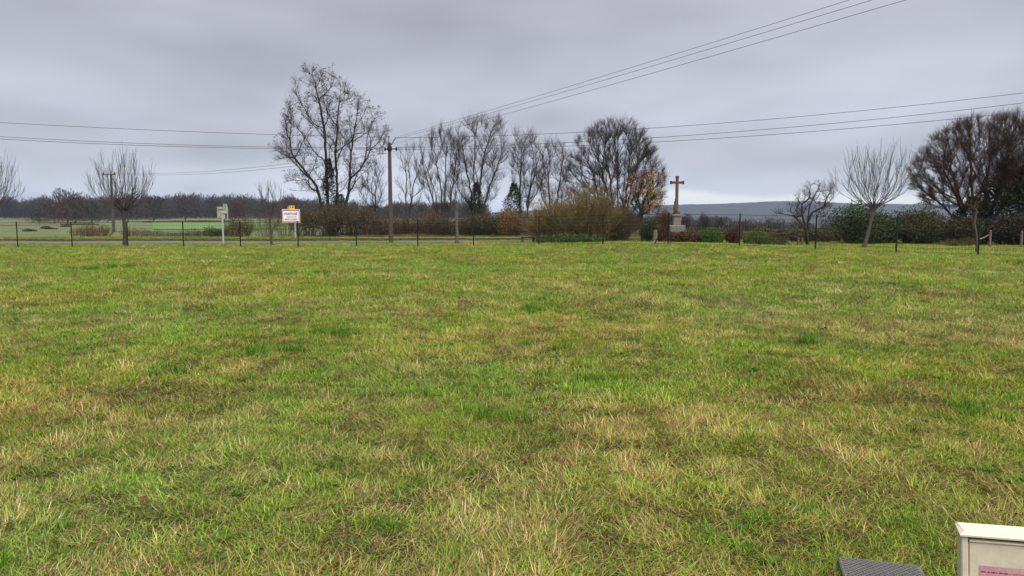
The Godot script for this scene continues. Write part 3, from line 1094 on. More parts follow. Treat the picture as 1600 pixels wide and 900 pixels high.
# ------------------------------------------------------------------ pole and wires
func make_wires() -> void:
	var d := 43.0
	var foot := ground_at(611, d)
	var top := row_y(223, d) - foot.y
	var t := thing("utility_pole", foot, "tall dark wooden utility pole carrying wires behind the fence", "pole")
	var b := Buf.new()
	b.tube(PackedVector3Array([Vector3(0, -0.3, 0), Vector3(0, top * 0.5, 0), Vector3(0, top, 0), Vector3(0, top + 0.03, 0)]), PackedFloat32Array([0.135, 0.115, 0.095, 0.02]), 10, Color.WHITE)
	part("shaft", b, M.pole, t)
	b = Buf.new()
	b.tube(PackedVector3Array([Vector3(-0.02, top - 0.2, 0.1), Vector3(-0.02, top + 0.33, 0.1)]), PackedFloat32Array([0.02, 0.02]), 6, Color.WHITE)
	b.tube(PackedVector3Array([Vector3(-0.09, top + 0.33, 0.1), Vector3(0.05, top + 0.33, 0.1)]), PackedFloat32Array([0.025, 0.025]), 6, Color.WHITE)
	part("top_pin", b, M.dark_metal, t)
	for s in [-1.0, 1.0]:
		b = Buf.new()
		b.tube(PackedVector3Array([Vector3(0.08 * s, top - 0.15, 0), Vector3(0.32 * s, top + 0.22, 0), Vector3(0.36 * s, top + 0.30, 0)]), PackedFloat32Array([0.022, 0.022, 0.022]), 6, Color.WHITE)
		part("bracket", b, M.dark_metal, t)
	b = Buf.new()
	b.tube(PackedVector3Array([Vector3(-0.28, top - 0.36, 0.1), Vector3(0.42, top - 0.36, 0.1)]), PackedFloat32Array([0.035, 0.035]), 6, Color.WHITE)
	b.box(Vector3(-0.12, top - 0.46, -0.11), Vector3(0.12, top - 0.2, 0.14), Color.WHITE, 0.02)
	part("clamp", b, M.dark_metal, t)
	for s in [-0.24, 0.40]:
		b = Buf.new()
		var p := Vector3(s, top - 0.36, 0.1)
		b.tube(PackedVector3Array([p + Vector3.DOWN * 0.12, p + Vector3.DOWN * 0.06, p, p + Vector3.UP * 0.07, p + Vector3.UP * 0.09]), PackedFloat32Array([0.03, 0.055, 0.045, 0.055, 0.01]), 8, Color.WHITE)
		part("insulator", b, M.dark_metal, t)
	# the pole across the road fields
	var fd := 74.0
	var ff := ground_at(178, fd)
	var ft := row_y(274, fd) - ff.y
	var t2 := thing("utility_pole", ff, "slim weathered utility pole with a short crossarm standing in the far pasture", "pole")
	b = Buf.new()
	b.tube(PackedVector3Array([Vector3(0, -0.3, 0), Vector3(0, ft, 0), Vector3(0, ft + 0.03, 0)]), PackedFloat32Array([0.14, 0.10, 0.02]), 8, Color(1.3, 1.25, 1.2))
	part("shaft", b, M.pole, t2)
	b = Buf.new()
	b.box(Vector3(-0.85, ft + 0.03, -0.05), Vector3(0.45, ft + 0.12, 0.05), Color.WHITE, 0.01)
	part("crossarm", b, M.pole, t2)
	for s in [-0.75, 0.35]:
		b = Buf.new()
		b.tube(PackedVector3Array([Vector3(s, ft + 0.12, 0), Vector3(s, ft + 0.2, 0), Vector3(s, ft + 0.3, 0)]), PackedFloat32Array([0.03, 0.07, 0.02]), 6, Color.WHITE)
		part("insulator", b, M.dark_metal, t2)
	# wires: from, to, sag, thickness, label
	var up := foot + Vector3(0.0, 0, 0)
	var a_l := up + Vector3(-0.36, top + 0.30, 0)
	var a_r := up + Vector3(0.36, top + 0.30, 0)
	var a_t := up + Vector3(-0.02, top + 0.35, 0.1)
	var c_l := up + Vector3(-0.24, top - 0.30, 0.1)
	var c_r := up + Vector3(0.40, top - 0.30, 0.1)
	var lines := [
		[a_r, point_at(1980, -206, 13.0), 0.10, 0.0065, "topmost of three wires running from the near pole high over the meadow"],
		[up + Vector3(0.1, top + 0.12, 0.1), point_at(1990, -192, 13.0), 0.12, 0.0065, "middle of three wires running from the near pole high over the meadow"],
		[up + Vector3(0.1, top - 0.10, 0.1), point_at(2000, -172, 13.0), 0.12, 0.0065, "lowest of three wires running from the near pole high over the meadow"],
		[a_r + Vector3(0.02, -0.02, 0), point_at(2050, 84, 30.0), 0.75, 0.011, "topmost wire strung between the near pole and the big round tree"],
		[c_r + Vector3(0.0, 0.03, 0), point_at(2050, 100, 30.0), 0.75, 0.011, "middle wire strung between the near pole and the big round tree"],
		[c_r + Vector3(0.0, -0.08, 0), point_at(2050, 120, 30.0), 0.72, 0.011, "lowest wire strung between the near pole and the big round tree"],
		[a_l, point_at(-420, 163, 38.0), 0.25, 0.011, "single upper wire running from the near pole over the pasture side trees"],
		[c_l, point_at(-420, 181, 38.0), 0.42, 0.012, "upper of two close cables running from the near pole over the pasture"],
		[c_l + Vector3(0, -0.07, 0), point_at(-420, 186, 38.0), 0.42, 0.012, "lower of two close cables running from the near pole over the pasture"],
		[c_l + Vector3(0.1, -0.1, 0), ff + Vector3(0.35, ft + 0.25, 0), 0.5, 0.010, "upper thin wire sloping down from the near pole to the pasture pole"],
		[c_l + Vector3(0.1, -0.3, 0), ff + Vector3(-0.75, ft + 0.25, 0), 0.62, 0.010, "lower thin wire sloping down from the near pole to the pasture pole"],
	]
	for l in lines:
		var p: Vector3 = l[0]
		var e: Vector3 = l[1]
		var o := MeshInstance3D.new()
		var wb := Buf.new()
		var pts := PackedVector3Array()
		var rs := PackedFloat32Array()
		for k in 33:
			var s := k / 32.0
			pts.append(p.lerp(e, s) + Vector3.DOWN * l[2] * 4.0 * s * (1.0 - s))
			rs.append(l[3])
		wb.tube(pts, rs, 5, Color.WHITE)
		o.mesh = wb.mesh()
		o.material_override = M.wire
		o.name = numbered("overhead_wire")
		add_child(o)
		tag(o, l[4], "wire", "overhead wires")

# ------------------------------------------------------------------ signs
func text(parent: Node3D, s: String, at: Vector3, cap: float, wide: float) -> void:
	var m := TextMesh.new()
	var f := SystemFont.new()
	f.font_names = PackedStringArray(["Droid Sans"])
	f.font_weight = 700
	m.font = f
	m.text = s
	m.font_size = 32
	m.pixel_size = cap / 23.0
	m.depth = 0.006
	m.curve_step = 2.0
	var o := MeshInstance3D.new()
	o.mesh = m
	o.material_override = M.text
	o.name = "lettering"
	o.position = at
	var w := m.get_aabb().size.x
	if w > 0.01:
		o.scale.x = wide / w
	parent.add_child(o, true)

func make_signs() -> void:
	var d := 51.2
	var foot := ground_at(461.5, d)
	var t := thing("town_sign", foot, "white red-bordered town name sign with a small yellow plate on top", "sign")
	var y1 := row_y(327, d) - foot.y
	var y0 := row_y(348.3, d) - foot.y
	var x0 := -metres(19.5, d)
	var x1 := metres(8.0, d)
	var cx := (x0 + x1) / 2
	var b := Buf.new()
	b.box(Vector3(-0.04, -0.3, -0.09), Vector3(0.04, y1 - 0.1, -0.03), Color.WHITE, 0.008)
	part("post", b, M.galvanised, t)
	b = Buf.new()
	b.box(Vector3(x0, y0, -0.028), Vector3(x1, y1, 0.004), Color.WHITE, 0.006)
	part("panel", b, M.white_paint, t)
	b = Buf.new()
	var e := 0.025
	var w := 0.085
	b.box(Vector3(x0 + e, y1 - e - w, 0.002), Vector3(x1 - e, y1 - e, 0.008), Color.WHITE)
	b.box(Vector3(x0 + e, y0 + e, 0.002), Vector3(x1 - e, y0 + e + w, 0.008), Color.WHITE)
	b.box(Vector3(x0 + e, y0 + e + w, 0.002), Vector3(x0 + e + w * 0.6, y1 - e - w, 0.008), Color.WHITE)
	b.box(Vector3(x1 - e - w * 0.6, y0 + e + w, 0.002), Vector3(x1 - e, y1 - e - w, 0.008), Color.WHITE)
	part("border", b, M.red_paint, t)
	var yh := y1 - y0
	text(t, "PONTIGNÉ", Vector3(cx, y0 + yh * 0.66, 0.008), 0.19, 0.90)
	text(t, "commune de", Vector3(cx + 0.03, y0 + yh * 0.44, 0.008), 0.085, 0.72)
	text(t, "BAUGÉ en ANJOU", Vector3(cx, y0 + yh * 0.255, 0.008), 0.12, 0.88)
	b = Buf.new()
	var px0 := metres(453 - 461.5, d)
	var px1 := metres(461.5 - 461.5, d)
	b.box(Vector3(px0, y1 + 0.005, -0.024), Vector3(px1, y1 + 0.25, 0.0), Color.WHITE, 0.005)
	part("road_number_plate", b, M.yellow_paint, t)
	b = Buf.new()
	b.box(Vector3(px0 - 0.11, y1 + 0.02, -0.03), Vector3(px0 - 0.02, y1 + 0.2, -0.012), Color(0.8, 0.8, 0.6), 0.004)
	part("bracket", b, M.beige_paint, t)
	b = Buf.new()
	b.box(Vector3(px0 + 0.06, y1 + 0.12, -0.001), Vector3(px0 + 0.13, y1 + 0.2, 0.003), Color(2.0, 1.2, 0.4))
	part("plate_marking", b, M.pole, t)
	b = Buf.new()
	b.box(Vector3(px0 + 0.2, y1 + 0.1, -0.001), Vector3(px0 + 0.32, y1 + 0.19, 0.003), Color(2.0, 1.2, 0.4))
	part("plate_marking", b, M.pole, t)

	d = 43.6
	foot = ground_at(350, d)
	t = thing("direction_sign", foot, "back of a beige road sign on a pale grey post at the road edge", "sign")
	var Y := func(py: float) -> float: return row_y(py, d) - foot.y
	var X := func(px: float) -> float: return metres(px - 350.0, d)
	b = Buf.new()
	b.box(Vector3(-0.055, -0.3, 0.04), Vector3(0.045, Y.call(330), 0.10), Color.WHITE, 0.01)
	part("post", b, M.galvanised, t)
	b = Buf.new()
	b.box(Vector3(X.call(341), Y.call(344.2), -0.03), Vector3(X.call(358), Y.call(323.2), 0.0), Color.WHITE, 0.008)
	part("panel", b, M.beige_paint, t)
	for py in [327.0, 340.6]:
		b = Buf.new()
		b.box(Vector3(X.call(342.5), Y.call(py + 0.5), 0.0), Vector3(X.call(352), Y.call(py - 0.5), 0.035), Color(0.55, 0.55, 0.5), 0.004)
		part("rail", b, M.beige_paint, t)
	b = Buf.new()
	b.box(Vector3(X.call(352.2), Y.call(331), -0.28), Vector3(X.call(353.4), Y.call(318.6), 0.12), Color(0.9, 0.9, 0.92), 0.006)
	b.box(Vector3(X.call(355.4), Y.call(331), -0.06), Vector3(X.call(356.6), Y.call(318.6), 0.02), Color.WHITE, 0.006)
	part("side_panel", b, M.galvanised, t)
	b = Buf.new()
	b.box(Vector3(X.call(349), Y.call(333.4), 0.10), Vector3(X.call(357), Y.call(330.6), 0.13), Color(1.1, 1.1, 1.05), 0.006)
	b.box(Vector3(X.call(350.5), Y.call(342), 0.03), Vector3(X.call(354), Y.call(334), 0.06), Color(1, 1, 1.05), 0.006)
	part("bracket", b, M.galvanised, t)
	b = Buf.new()
	b.box(Vector3(X.call(354.2), Y.call(342), 0.002), Vector3(X.call(355.6), Y.call(334), 0.03), Color.WHITE, 0.004)
	part("clamp", b, M.dark_metal, t)

# ------------------------------------------------------------------ wayside cross and its little park
func make_park() -> void:
	var d := 41.0
	var foot := ground_at(1056, d)
	var t := thing("wayside_cross", foot, "brown wayside cross on a pale stone pedestal above reddish shrubs", "cross")
	var Y := func(py: float) -> float: return row_y(py, d) - foot.y
	var X := func(px: float) -> float: return metres(px - 1056.0, d)
	var b := Buf.new()
	var ty: float = Y.call(275)
	var by: float = Y.call(331)
	b.box(Vector3(-0.075, by, -0.075), Vector3(0.075, ty - 0.1, 0.075), Color.WHITE, 0.018)
	b.box(Vector3(-0.095, ty - 0.1, -0.095), Vector3(0.095, ty, 0.095), Color(0.5, 0.6, 0.6), 0.03)
	part("shaft", b, M.rust_stone, t)
	b = Buf.new()
	var ay: float = Y.call(285.2)
	b.box(Vector3(-0.29, ay - 0.065, -0.062), Vector3(0.29, ay + 0.065, 0.062), Color(0.75, 0.85, 0.85), 0.015)
	for s in [-1.0, 1.0]:
		b.box(Vector3(0.33 * s - 0.055, ay - 0.095, -0.085), Vector3(0.33 * s + 0.055, ay + 0.095, 0.085), Color(0.5, 0.6, 0.6), 0.03)
	part("crossbar", b, M.rust_stone, t)
	# small draped figure at the foot of the shaft
	b = Buf.new()
	var fx: float = X.call(1053.4)
	var sy: float = Y.call(329)
	var sh: float = Y.call(309.5) - sy
	b.tube(PackedVector3Array([Vector3(fx, sy, 0.12), Vector3(fx - 0.01, sy + sh * 0.25, 0.13), Vector3(fx, sy + sh * 0.5, 0.12), Vector3(fx + 0.01, sy + sh * 0.72, 0.11), Vector3(fx + 0.02, sy + sh * 0.8, 0.11), Vector3(fx + 0.02, sy + sh * 0.86, 0.11), Vector3(fx + 0.02, sy + sh * 0.94, 0.12), Vector3(fx + 0.02, sy + sh, 0.11)]), PackedFloat32Array([0.12, 0.10, 0.085, 0.09, 0.04, 0.055, 0.055, 0.01]), 10, Color(1.2, 1.0, 0.95))
	part("statuette", b, M.rust_stone, t)
	b = Buf.new()
	var p1: float = Y.call(335.5)
	b.tube(PackedVector3Array([Vector3(0, p1, 0), Vector3(0, p1 + 0.05, 0), Vector3(0, by + 0.02, 0), Vector3(0, by + 0.06, 0)]), PackedFloat32Array([0.24, 0.22, 0.15, 0.02]), 8, Color(1.5, 1.3, 1.1))
	part("neck", b, M.rust_stone, t)
	b = Buf.new()
	var p0: float = Y.call(352)
	b.box(Vector3(-0.21, p0, -0.21), Vector3(0.21, p1 - 0.05, 0.21), Color.WHITE, 0.03)
	b.box(Vector3(-0.26, p1 - 0.09, -0.26), Vector3(0.26, p1 + 0.01, 0.26), Color(0.9, 0.9, 0.88), 0.03)
	part("pedestal", b, M.stone, t)
	b = Buf.new()
	b.box(Vector3(-0.55, -0.2, -0.55), Vector3(0.55, p0 * 0.5, 0.55), Color(0.9, 0.9, 0.88), 0.03)
	b.box(Vector3(-0.42, p0 * 0.5 - 0.01, -0.42), Vector3(0.42, p0 + 0.01, 0.42), Color(0.9, 0.9, 0.88), 0.03)
	part("steps", b, M.stone, t)

	var russet := [Color(0.10, 0.036, 0.024), Color(0.125, 0.052, 0.032), Color(0.065, 0.027, 0.02), Color(0.13, 0.08, 0.04), Color(0.075, 0.05, 0.03)]
	var clipped := [Color(0.09, 0.17, 0.02), Color(0.065, 0.125, 0.018), Color(0.05, 0.09, 0.018)]
	var dark_green := [Color(0.03, 0.055, 0.018), Color(0.045, 0.08, 0.022), Color(0.022, 0.04, 0.016)]
	var red_wood := [Color(0.10, 0.035, 0.025), Color(0.06, 0.028, 0.022)]
	shrub("russet_hedge", 1063, 38.4, 58, 347, {"stems": 260, "r": 0.007, "wood": red_wood, "side": 5, "leaves": 4200, "size": 0.075, "cols": russet, "deep": 1.2, "lumpy": 1.3, "hollow": 0.4}, "wide russet leafed hedge below the wayside cross", "hedge")
	shrub("russet_hedge", 1031, 38.2, 20, 351, {"stems": 100, "r": 0.007, "wood": red_wood, "side": 5, "leaves": 1100, "size": 0.075, "cols": russet, "deep": 0.9}, "small russet shrub beside the braced fence post", "shrub")
	shrub("clipped_shrub", 1116, 38.0, 40, 354.5, {"stems": 60, "r": 0.01, "side": 3, "leaves": 9000, "size": 0.05, "cols": clipped, "lift": 0.42, "deep": 1.2, "hollow": 0.14, "lump": 0.06, "lumpy": 0.5}, "neatly rounded bright green clipped shrub between russet bushes", "shrub")
	shrub("russet_shrub", 1148, 38.2, 25, 354, {"stems": 150, "r": 0.007, "wood": red_wood, "side": 5, "leaves": 2000, "size": 0.07, "cols": russet, "deep": 0.8}, "upright russet shrub between two green clipped shrubs", "shrub")
	shrub("clipped_shrub", 1176, 37.6, 40, 358.5, {"stems": 40, "r": 0.01, "side": 3, "leaves": 7500, "size": 0.05, "cols": clipped + [Color(0.13, 0.10, 0.035)], "lift": 0.4, "deep": 1.2, "hollow": 0.14, "lump": 0.08, "lumpy": 0.4}, "low green clipped mound with browned side next to a fence post", "shrub")
	shrub("spreading_shrub", 1204, 37.4, 44, 366.5, {"stems": 60, "r": 0.008, "side": 4, "leaves": 4200, "size": 0.055, "cols": dark_green + [Color(0.06, 0.11, 0.02), Color(0.12, 0.09, 0.04)], "lift": 0.3, "deep": 1.1}, "low dark spreading shrub trailing off from a clipped mound", "shrub")
	shrub("spreading_shrub", 893, 37.5, 96, 360, {"stems": 120, "r": 0.008, "side": 5, "wood": [Color(0.06, 0.07, 0.02)], "leaves": 9000, "size": 0.06, "cols": dark_green + [Color(0.07, 0.12, 0.025), Color(0.09, 0.13, 0.02)], "lift": 0.35, "deep": 1.4, "lumpy": 0.8, "hollow": 0.35}, "broad low evergreen shrub at the feet of the olive thicket", "shrub")
	# low rail on two posts
	var rf := ground_at(816, 40.5)
	var rail := thing("wooden_rail", rf, "low weathered wooden rail on two short posts by the road", "barrier")
	for s in [0.0, 0.60]:
		b = Buf.new()
		b.box(Vector3(s - 0.075, -0.2, -0.07), Vector3(s + 0.075, 0.52 - s * 0.1, 0.07), Color.WHITE, 0.015)
		part("post", b, M.wood_old, rail)
	b = Buf.new()
	b.tube(PackedVector3Array([Vector3(-0.05, 0.36, 0.09), Vector3(0.5, 0.33, 0.09), Vector3(1.05, 0.29, 0.09)]), PackedFloat32Array([0.045, 0.045, 0.045]), 8, Color.WHITE)
	part("crossrail", b, M.wood_old, rail)
	# pale stump
	var sf := ground_at(1023, 37.0)
	var stump := thing("tree_stump", sf, "pale barkless tree stump beside the fence brace", "stump")
	b = Buf.new()
	b.tube(PackedVector3Array([Vector3(0, -0.1, 0), Vector3(0, 0.12, 0), Vector3(0.02, 0.5, 0), Vector3(0.0, 0.66, 0), Vector3(0, 0.68, 0)]), PackedFloat32Array([0.17, 0.13, 0.11, 0.10, 0.01]), 10, Color(2.0, 1.7, 1.4))
	part("trunk", b, M.wood_old, stump)
	for k in 4:
		var rb := Buf.new()
		var dir := Vector3(cos(k * 1.6), 0, sin(k * 1.6))
		rb.tube(PackedVector3Array([dir * 0.05 + Vector3.UP * 0.15, dir * 0.18 + Vector3.UP * 0.03, dir * 0.3 + Vector3.DOWN * 0.06]), PackedFloat32Array([0.06, 0.05, 0.02]), 6, Color(1.8, 1.5, 1.2))
		part("root", rb, M.wood_old, stump)

# ------------------------------------------------------------------ trees
func pollard(px: float, d: float, lean_px: float, fork_py: float, wide_px: float, top: float, whips: int, trunk_r: float, col: Color, label: String) -> void:
	var at := ground_at(px, d)
	var t := thing("pollard_tree", at, label, "tree", "pollarded trees along the fence")
	var fork := Vector3(metres(lean_px, d), row_y(fork_py, d) - at.y, 0)
	var high := row_y(top, d) - at.y
	var tr := Buf.new()
	tr.tube(PackedVector3Array([Vector3(0, -0.15, 0), Vector3(0, 0.06, 0), fork * 0.3 + Vector3(0.02, 0, 0), fork * 0.7, fork * 0.93, fork * 1.04, fork * 1.1]), PackedFloat32Array([trunk_r * 1.7, trunk_r * 1.25, trunk_r, trunk_r * 0.9, trunk_r * 1.25, trunk_r * 1.35, trunk_r * 0.5]), 9, col)
	var cr := Buf.new()
	var reach := metres(wide_px, d) * 0.5
	var rise := high - fork.y
	for k in whips:
		var a := TAU * k * 0.618 + rng.randf() * 0.3
		var out := sqrt((k + 0.5) / whips) * rng.randf_range(0.85, 1.05)
		var ht := rise * (1.0 - 0.50 * pow(out, 2.6)) * rng.randf_range(0.62, 1.0)
		var p := fork + Vector3(cos(a), 0, sin(a)) * trunk_r * 0.8 + Vector3.UP * rng.randf_range(-0.05, 0.08)
		var arm := TAU * roundf(a / TAU * 9.0) / 9.0
		var own := arm + wrapf(a - arm, -PI, PI)
		if out < 0.55:
			arm = a
			own = a
		var pts := PackedVector3Array()
		var rs := PackedFloat32Array()
		var r0 := rng.randf_range(0.011, 0.020) * trunk_r / 0.09
		var sway := rand_dir() * 0.05 * rise
		for j in 6:
			var s := j / 5.0
			var az := lerpf(arm, own, smooth(0.05, 0.5, s))
			pts.append(p + Vector3(cos(az), 0, sin(az)) * reach * out * (1.0 - pow(1.0 - s, 1.8)) + Vector3.UP * ht * (0.5 * s + 0.5 * s * s) + sway * sin(s * 5.0) * s + rand_dir() * 0.03 * rise * minf(s * 3.0, 1.0))
			rs.append(lerpf(r0, 0.005, pow(s, 0.7)))
		var cc := jitter(col, 0.2)
		cr.tube(pts, rs, 4, cc)
		for j in rng.randi_range(5, 10):
			var s := rng.randf_range(0.2, 0.9) * 5.0
			var q := int(s)
			var spot := pts[q].lerp(pts[q + 1], s - q)
			var dir := ((pts[q + 1] - pts[q]).normalized() + rand_dir() * 0.5 + Vector3.UP * 0.3).normalized()
			var l := rise * rng.randf_range(0.10, 0.28)
			cr.tube(PackedVector3Array([spot, spot + dir * l * 0.5, spot + (dir + Vector3.UP * 0.2) * l]), PackedFloat32Array([0.007, 0.006, 0.004]), 3, cc)
	part("trunk", tr, M.bark, t)
	part("crown", cr, M.bark, t)

func ivy_on(t: Node3D, base: Vector3, high: float, r: float, count: int, size := 0.11) -> void:
	var b := Buf.new()
	var cols := [Color(0.022, 0.036, 0.014), Color(0.034, 0.052, 0.018), Color(0.05, 0.062, 0.024)]
	for k in count:
		var s := pow(rng.randf(), 0.8)
		var a := rng.randf() * TAU
		var rr := r * (1.1 - 0.95 * s * s) * (0.5 + 0.6 * rng.randf()) * (1.0 + 0.5 * noise.get_noise_2d(s * 260.0, a * 30.0))
		var p := base + Vector3(cos(a) * rr, s * high, sin(a) * rr)
		var along := (rand_dir() + Vector3(cos(a), 0.2, sin(a)) * 0.6).normalized()
		b.leaf(p, along * size * rng.randf_range(0.6, 1.3), along.cross(rand_dir()).normalized() * size * 0.7, jitter(cols[rng.randi() % 3], 0.3))
	part("ivy", b, M.leaf, t)

func make_trees() -> void:
	var grey := Color(0.055, 0.048, 0.042)
	var warm := Color(0.070, 0.052, 0.038)
	# pollards
	pollard(-6, 41.0, 1, 325, 78, 228, 38, 0.075, Color(0.075, 0.066, 0.058), "bare pollarded tree with a slender trunk, crown cut off by the picture edge")
	pollard(195, 40.6, 1, 329, 100, 220, 48, 0.095, Color(0.07, 0.061, 0.053), "bare pollarded tree with a goblet of upright shoots before the far woods")
	pollard(424, 41.0, -1, 335, 56, 274, 20, 0.06, Color(0.085, 0.07, 0.06), "young thin pollarded tree beside the town sign")
	pollard(714, 40.4, -0.5, 331, 40, 262, 14, 0.085, Color(0.13, 0.12, 0.095), "short pale pollard trunk with few shoots before the tree row")
	pollard(1350, 35.5, 13, 324, 122, 203, 50, 0.088, Color(0.105, 0.098, 0.075), "pale leaning pollarded tree with a wide open crown of shoots")
	# crooked sapling by the fence
	var at := ground_at(1526, 29.0)
	var t := thing("crooked_sapling", at, "thin crooked grey sapling bending beside a fence post", "tree")
	var b := Buf.new()
	var P := func(px: float, py: float) -> Vector3: return point_at(px, py, 29.0) - at
	b.tube(PackedVector3Array([Vector3(0, -0.1, 0), P.call(1526.5, 375), P.call(1525, 362), P.call(1522.5, 350), P.call(1524, 338), P.call(1526, 330), P.call(1522, 322)]), PackedFloat32Array([0.05, 0.045, 0.04, 0.036, 0.032, 0.025, 0.015]), 7, Color(0.12, 0.10, 0.085))
	part("trunk", b, M.bark, t)
	b = Buf.new()
	b.tube(PackedVector3Array([P.call(1526.5, 375), P.call(1536, 372), P.call(1545, 367)]), PackedFloat32Array([0.035, 0.03, 0.02]), 6, Color(0.19, 0.165, 0.14))
	for k in 14:
		var s: Vector3 = P.call(1522 + rng.randf_range(-2, 3), 322 + rng.randf_range(0, 20))
		var dir := (rand_dir() + Vector3.UP).normalized()
		b.tube(PackedVector3Array([s, s + dir * 0.3, s + dir * 0.6 + rand_dir() * 0.1]), PackedFloat32Array([0.01, 0.008, 0.005]), 3, Color(0.10, 0.085, 0.07))
	part("crown", b, M.bark, t)

	# tall ash with hanging seed bunches and ivy at its feet
	t = bare_tree("ash_tree", 60.0, [[106, 480, 490], [118, 466, 520], [130, 462, 545], [150, 455, 562], [175, 447, 590], [200, 440, 606], [230, 430, 602], [250, 433, 586], [275, 444, 572], [300, 458, 566]], [[[516, 368], [511, 290], [506, 200], [492, 128]], [[520, 368], [527, 300], [525, 230], [532, 150]], [[524, 368], [547, 300], [552, 240], [563, 180]], [[515, 368], [495, 290], [455, 240]]], {"n": 760, "gap": -0.22, "r": 0.0102, "twigs": 5, "tl": 0.75, "tr": 0.006, "out": 0.6, "up": 0.2, "mess": 1.0, "bf": 0.4, "clear": 2.2, "zs": 1.4, "col": Color(0.042, 0.035, 0.028)}, "tallest bare tree with dark seed bunches and several ivy covered stems")
	var tips: PackedVector3Array = t.get_meta("tips")
	var kb := Buf.new()
	for k in tips.size():
		if rng.randf() > 0.20 or tips[k].y < 4.0 or noise.get_noise_3dv(tips[k] * 30.0) < -0.05:
			continue
		for j in rng.randi_range(6, 12):
			var dir := (Vector3.DOWN * 0.7 + rand_dir()).normalized()
			kb.leaf(tips[k] + rand_dir() * 0.12, dir * rng.randf_range(0.09, 0.17), dir.cross(rand_dir()).normalized() * 0.05, jitter(Color(0.042, 0.030, 0.022), 0.4))
	part("seed_bunches", kb, M.leaf, t)
	ivy_on(t, Vector3(0.0, 0.2, 0.0), 6.0, 0.7, 3800)
	ivy_on(t, Vector3(0.9, 0.0, 0.3), 3.4, 1.0, 2400)
	var rowg := "bare trees of the roadside row"
	var airy := {"n": 190, "r": 0.0092, "twigs": 7, "tl": 0.95, "tr": 0.0058, "out": 0.5, "up": 0.5, "mess": 0.8, "bf": 0.45, "clear": 1.8, "zs": 1.2, "col": grey}
	bare_tree("bare_tree", 61.0, [[258, 572, 598], [285, 562, 604], [310, 560, 604], [330, 566, 600]], [[[584, 368], [585, 320], [583, 270]]], airy.merged({"n": 80}, true), "small twiggy bare tree between the tallest tree and the pole", rowg)
	bare_tree("bare_tree", 62.0, [[216, 650, 668], [240, 622, 664], [270, 616, 666], [300, 618, 664], [325, 624, 658]], [[[632, 368], [634, 290], [631, 225]], [[632, 350], [645, 290], [664, 222]]], airy.merged({"n": 90, "twigs": 4}, true), "thin twiggy bare tree just beyond the near utility pole", rowg)
	bare_tree("bare_tree", 62.0, [[196, 694, 704], [215, 668, 714], [240, 652, 720], [270, 650, 720], [300, 660, 716], [330, 676, 708]], [[[690, 368], [680, 300], [653, 228]], [[692, 368], [688, 290], [672, 212]], [[694, 368], [697, 280], [700, 200]], [[694, 368], [706, 300], [715, 225]], [[692, 368], [676, 310], [662, 255]]], airy.merged({"n": 200, "up": 0.9, "out": 0.8, "mess": 0.45}, true), "fan of long straight bare stems standing in the roadside row", rowg)
	t = bare_tree("bare_tree", 61.5, [[180, 768, 778], [195, 718, 784], [215, 708, 788], [240, 704, 792], [270, 706, 790], [300, 716, 780], [325, 728, 764]], [[[743, 368], [736, 300], [722, 222]], [[744, 368], [750, 290], [756, 240], [773, 188]], [[743, 368], [741, 260], [745, 195]], [[743, 340], [765, 290], [784, 240]]], airy.merged({"n": 330}, true), "tall bare tree with an ivy cloaked foot in the roadside row", rowg)
	ivy_on(t, Vector3(0.1, 0, 0.3), 4.4, 0.8, 3600)
	t = bare_tree("bare_tree", 63.0, [[204, 806, 826], [225, 800, 846], [250, 796, 852], [280, 798, 850], [305, 802, 840], [325, 808, 830]], [[[814, 368], [812, 300], [816, 215]], [[820, 368], [827, 300], [846, 232]]], airy.merged({"n": 220}, true), "bare tree with a dark ivy bush round its trunk in the row", rowg)
	ivy_on(t, Vector3(-0.6, 0.4, 0.3), 4.0, 0.95, 3800)
	bare_tree("bare_tree", 62.0, [[226, 852, 876], [245, 842, 886], [275, 838, 890], [305, 842, 886], [330, 850, 878]], [[[862, 368], [858, 300], [852, 240]], [[864, 368], [872, 300], [880, 245]]], airy.merged({"n": 190, "col": warm}, true), "lower bare tree behind the olive thicket in the row", rowg)
	# broad fan shaped tree
	var dense := {"gap": -0.5, "n": 900, "r": 0.0078, "twigs": 8, "tl": 0.7, "tr": 0.0058, "out": 1.0, "up": 0.1, "mess": 0.8, "bf": 0.6, "clear": 1.6, "zs": 1.8, "hook": 0.0, "col": Color(0.052, 0.043, 0.035)}
	bare_tree("fan_tree", 53.0, [[190, 946, 988], [200, 926, 1000], [220, 905, 1016], [245, 888, 1028], [275, 882, 1038], [300, 888, 1038], [325, 905, 1022]], [[[965, 375], [940, 315], [902, 275]], [[962, 375], [945, 290], [925, 228]], [[963, 375], [956, 280], [944, 205]], [[966, 375], [965, 280], [968, 200]], [[968, 375], [980, 280], [985, 205]], [[968, 375], [990, 290], [1008, 225]], [[970, 375], [1000, 310], [1026, 262]], [[970, 375], [1004, 325], [1032, 295]]], dense, "broad dense bare tree fanning out beyond the olive thicket")
	t = bare_tree("round_tree", 47.0, [[182, 1530, 1560], [192, 1498, 1585], [210, 1470, 1605], [235, 1446, 1615], [260, 1430, 1618], [285, 1428, 1618], [305, 1440, 1612], [325, 1456, 1600]], [[[1522, 380], [1485, 320], [1440, 278]], [[1522, 380], [1490, 300], [1455, 245]], [[1524, 380], [1500, 290], [1482, 222]], [[1526, 380], [1515, 280], [1512, 203]], [[1528, 380], [1535, 280], [1540, 195]], [[1530, 380], [1560, 290], [1575, 210]], [[1530, 380], [1575, 310], [1600, 250]]], dense.merged({"gap": -1.0, "n": 1350, "twigs": 8, "tl": 0.65, "tr": 0.0066, "up": 0.0, "mess": 0.75, "col": Color(0.090, 0.056, 0.040)}, true), "huge round brown bare tree with a dark ivy filled heart")
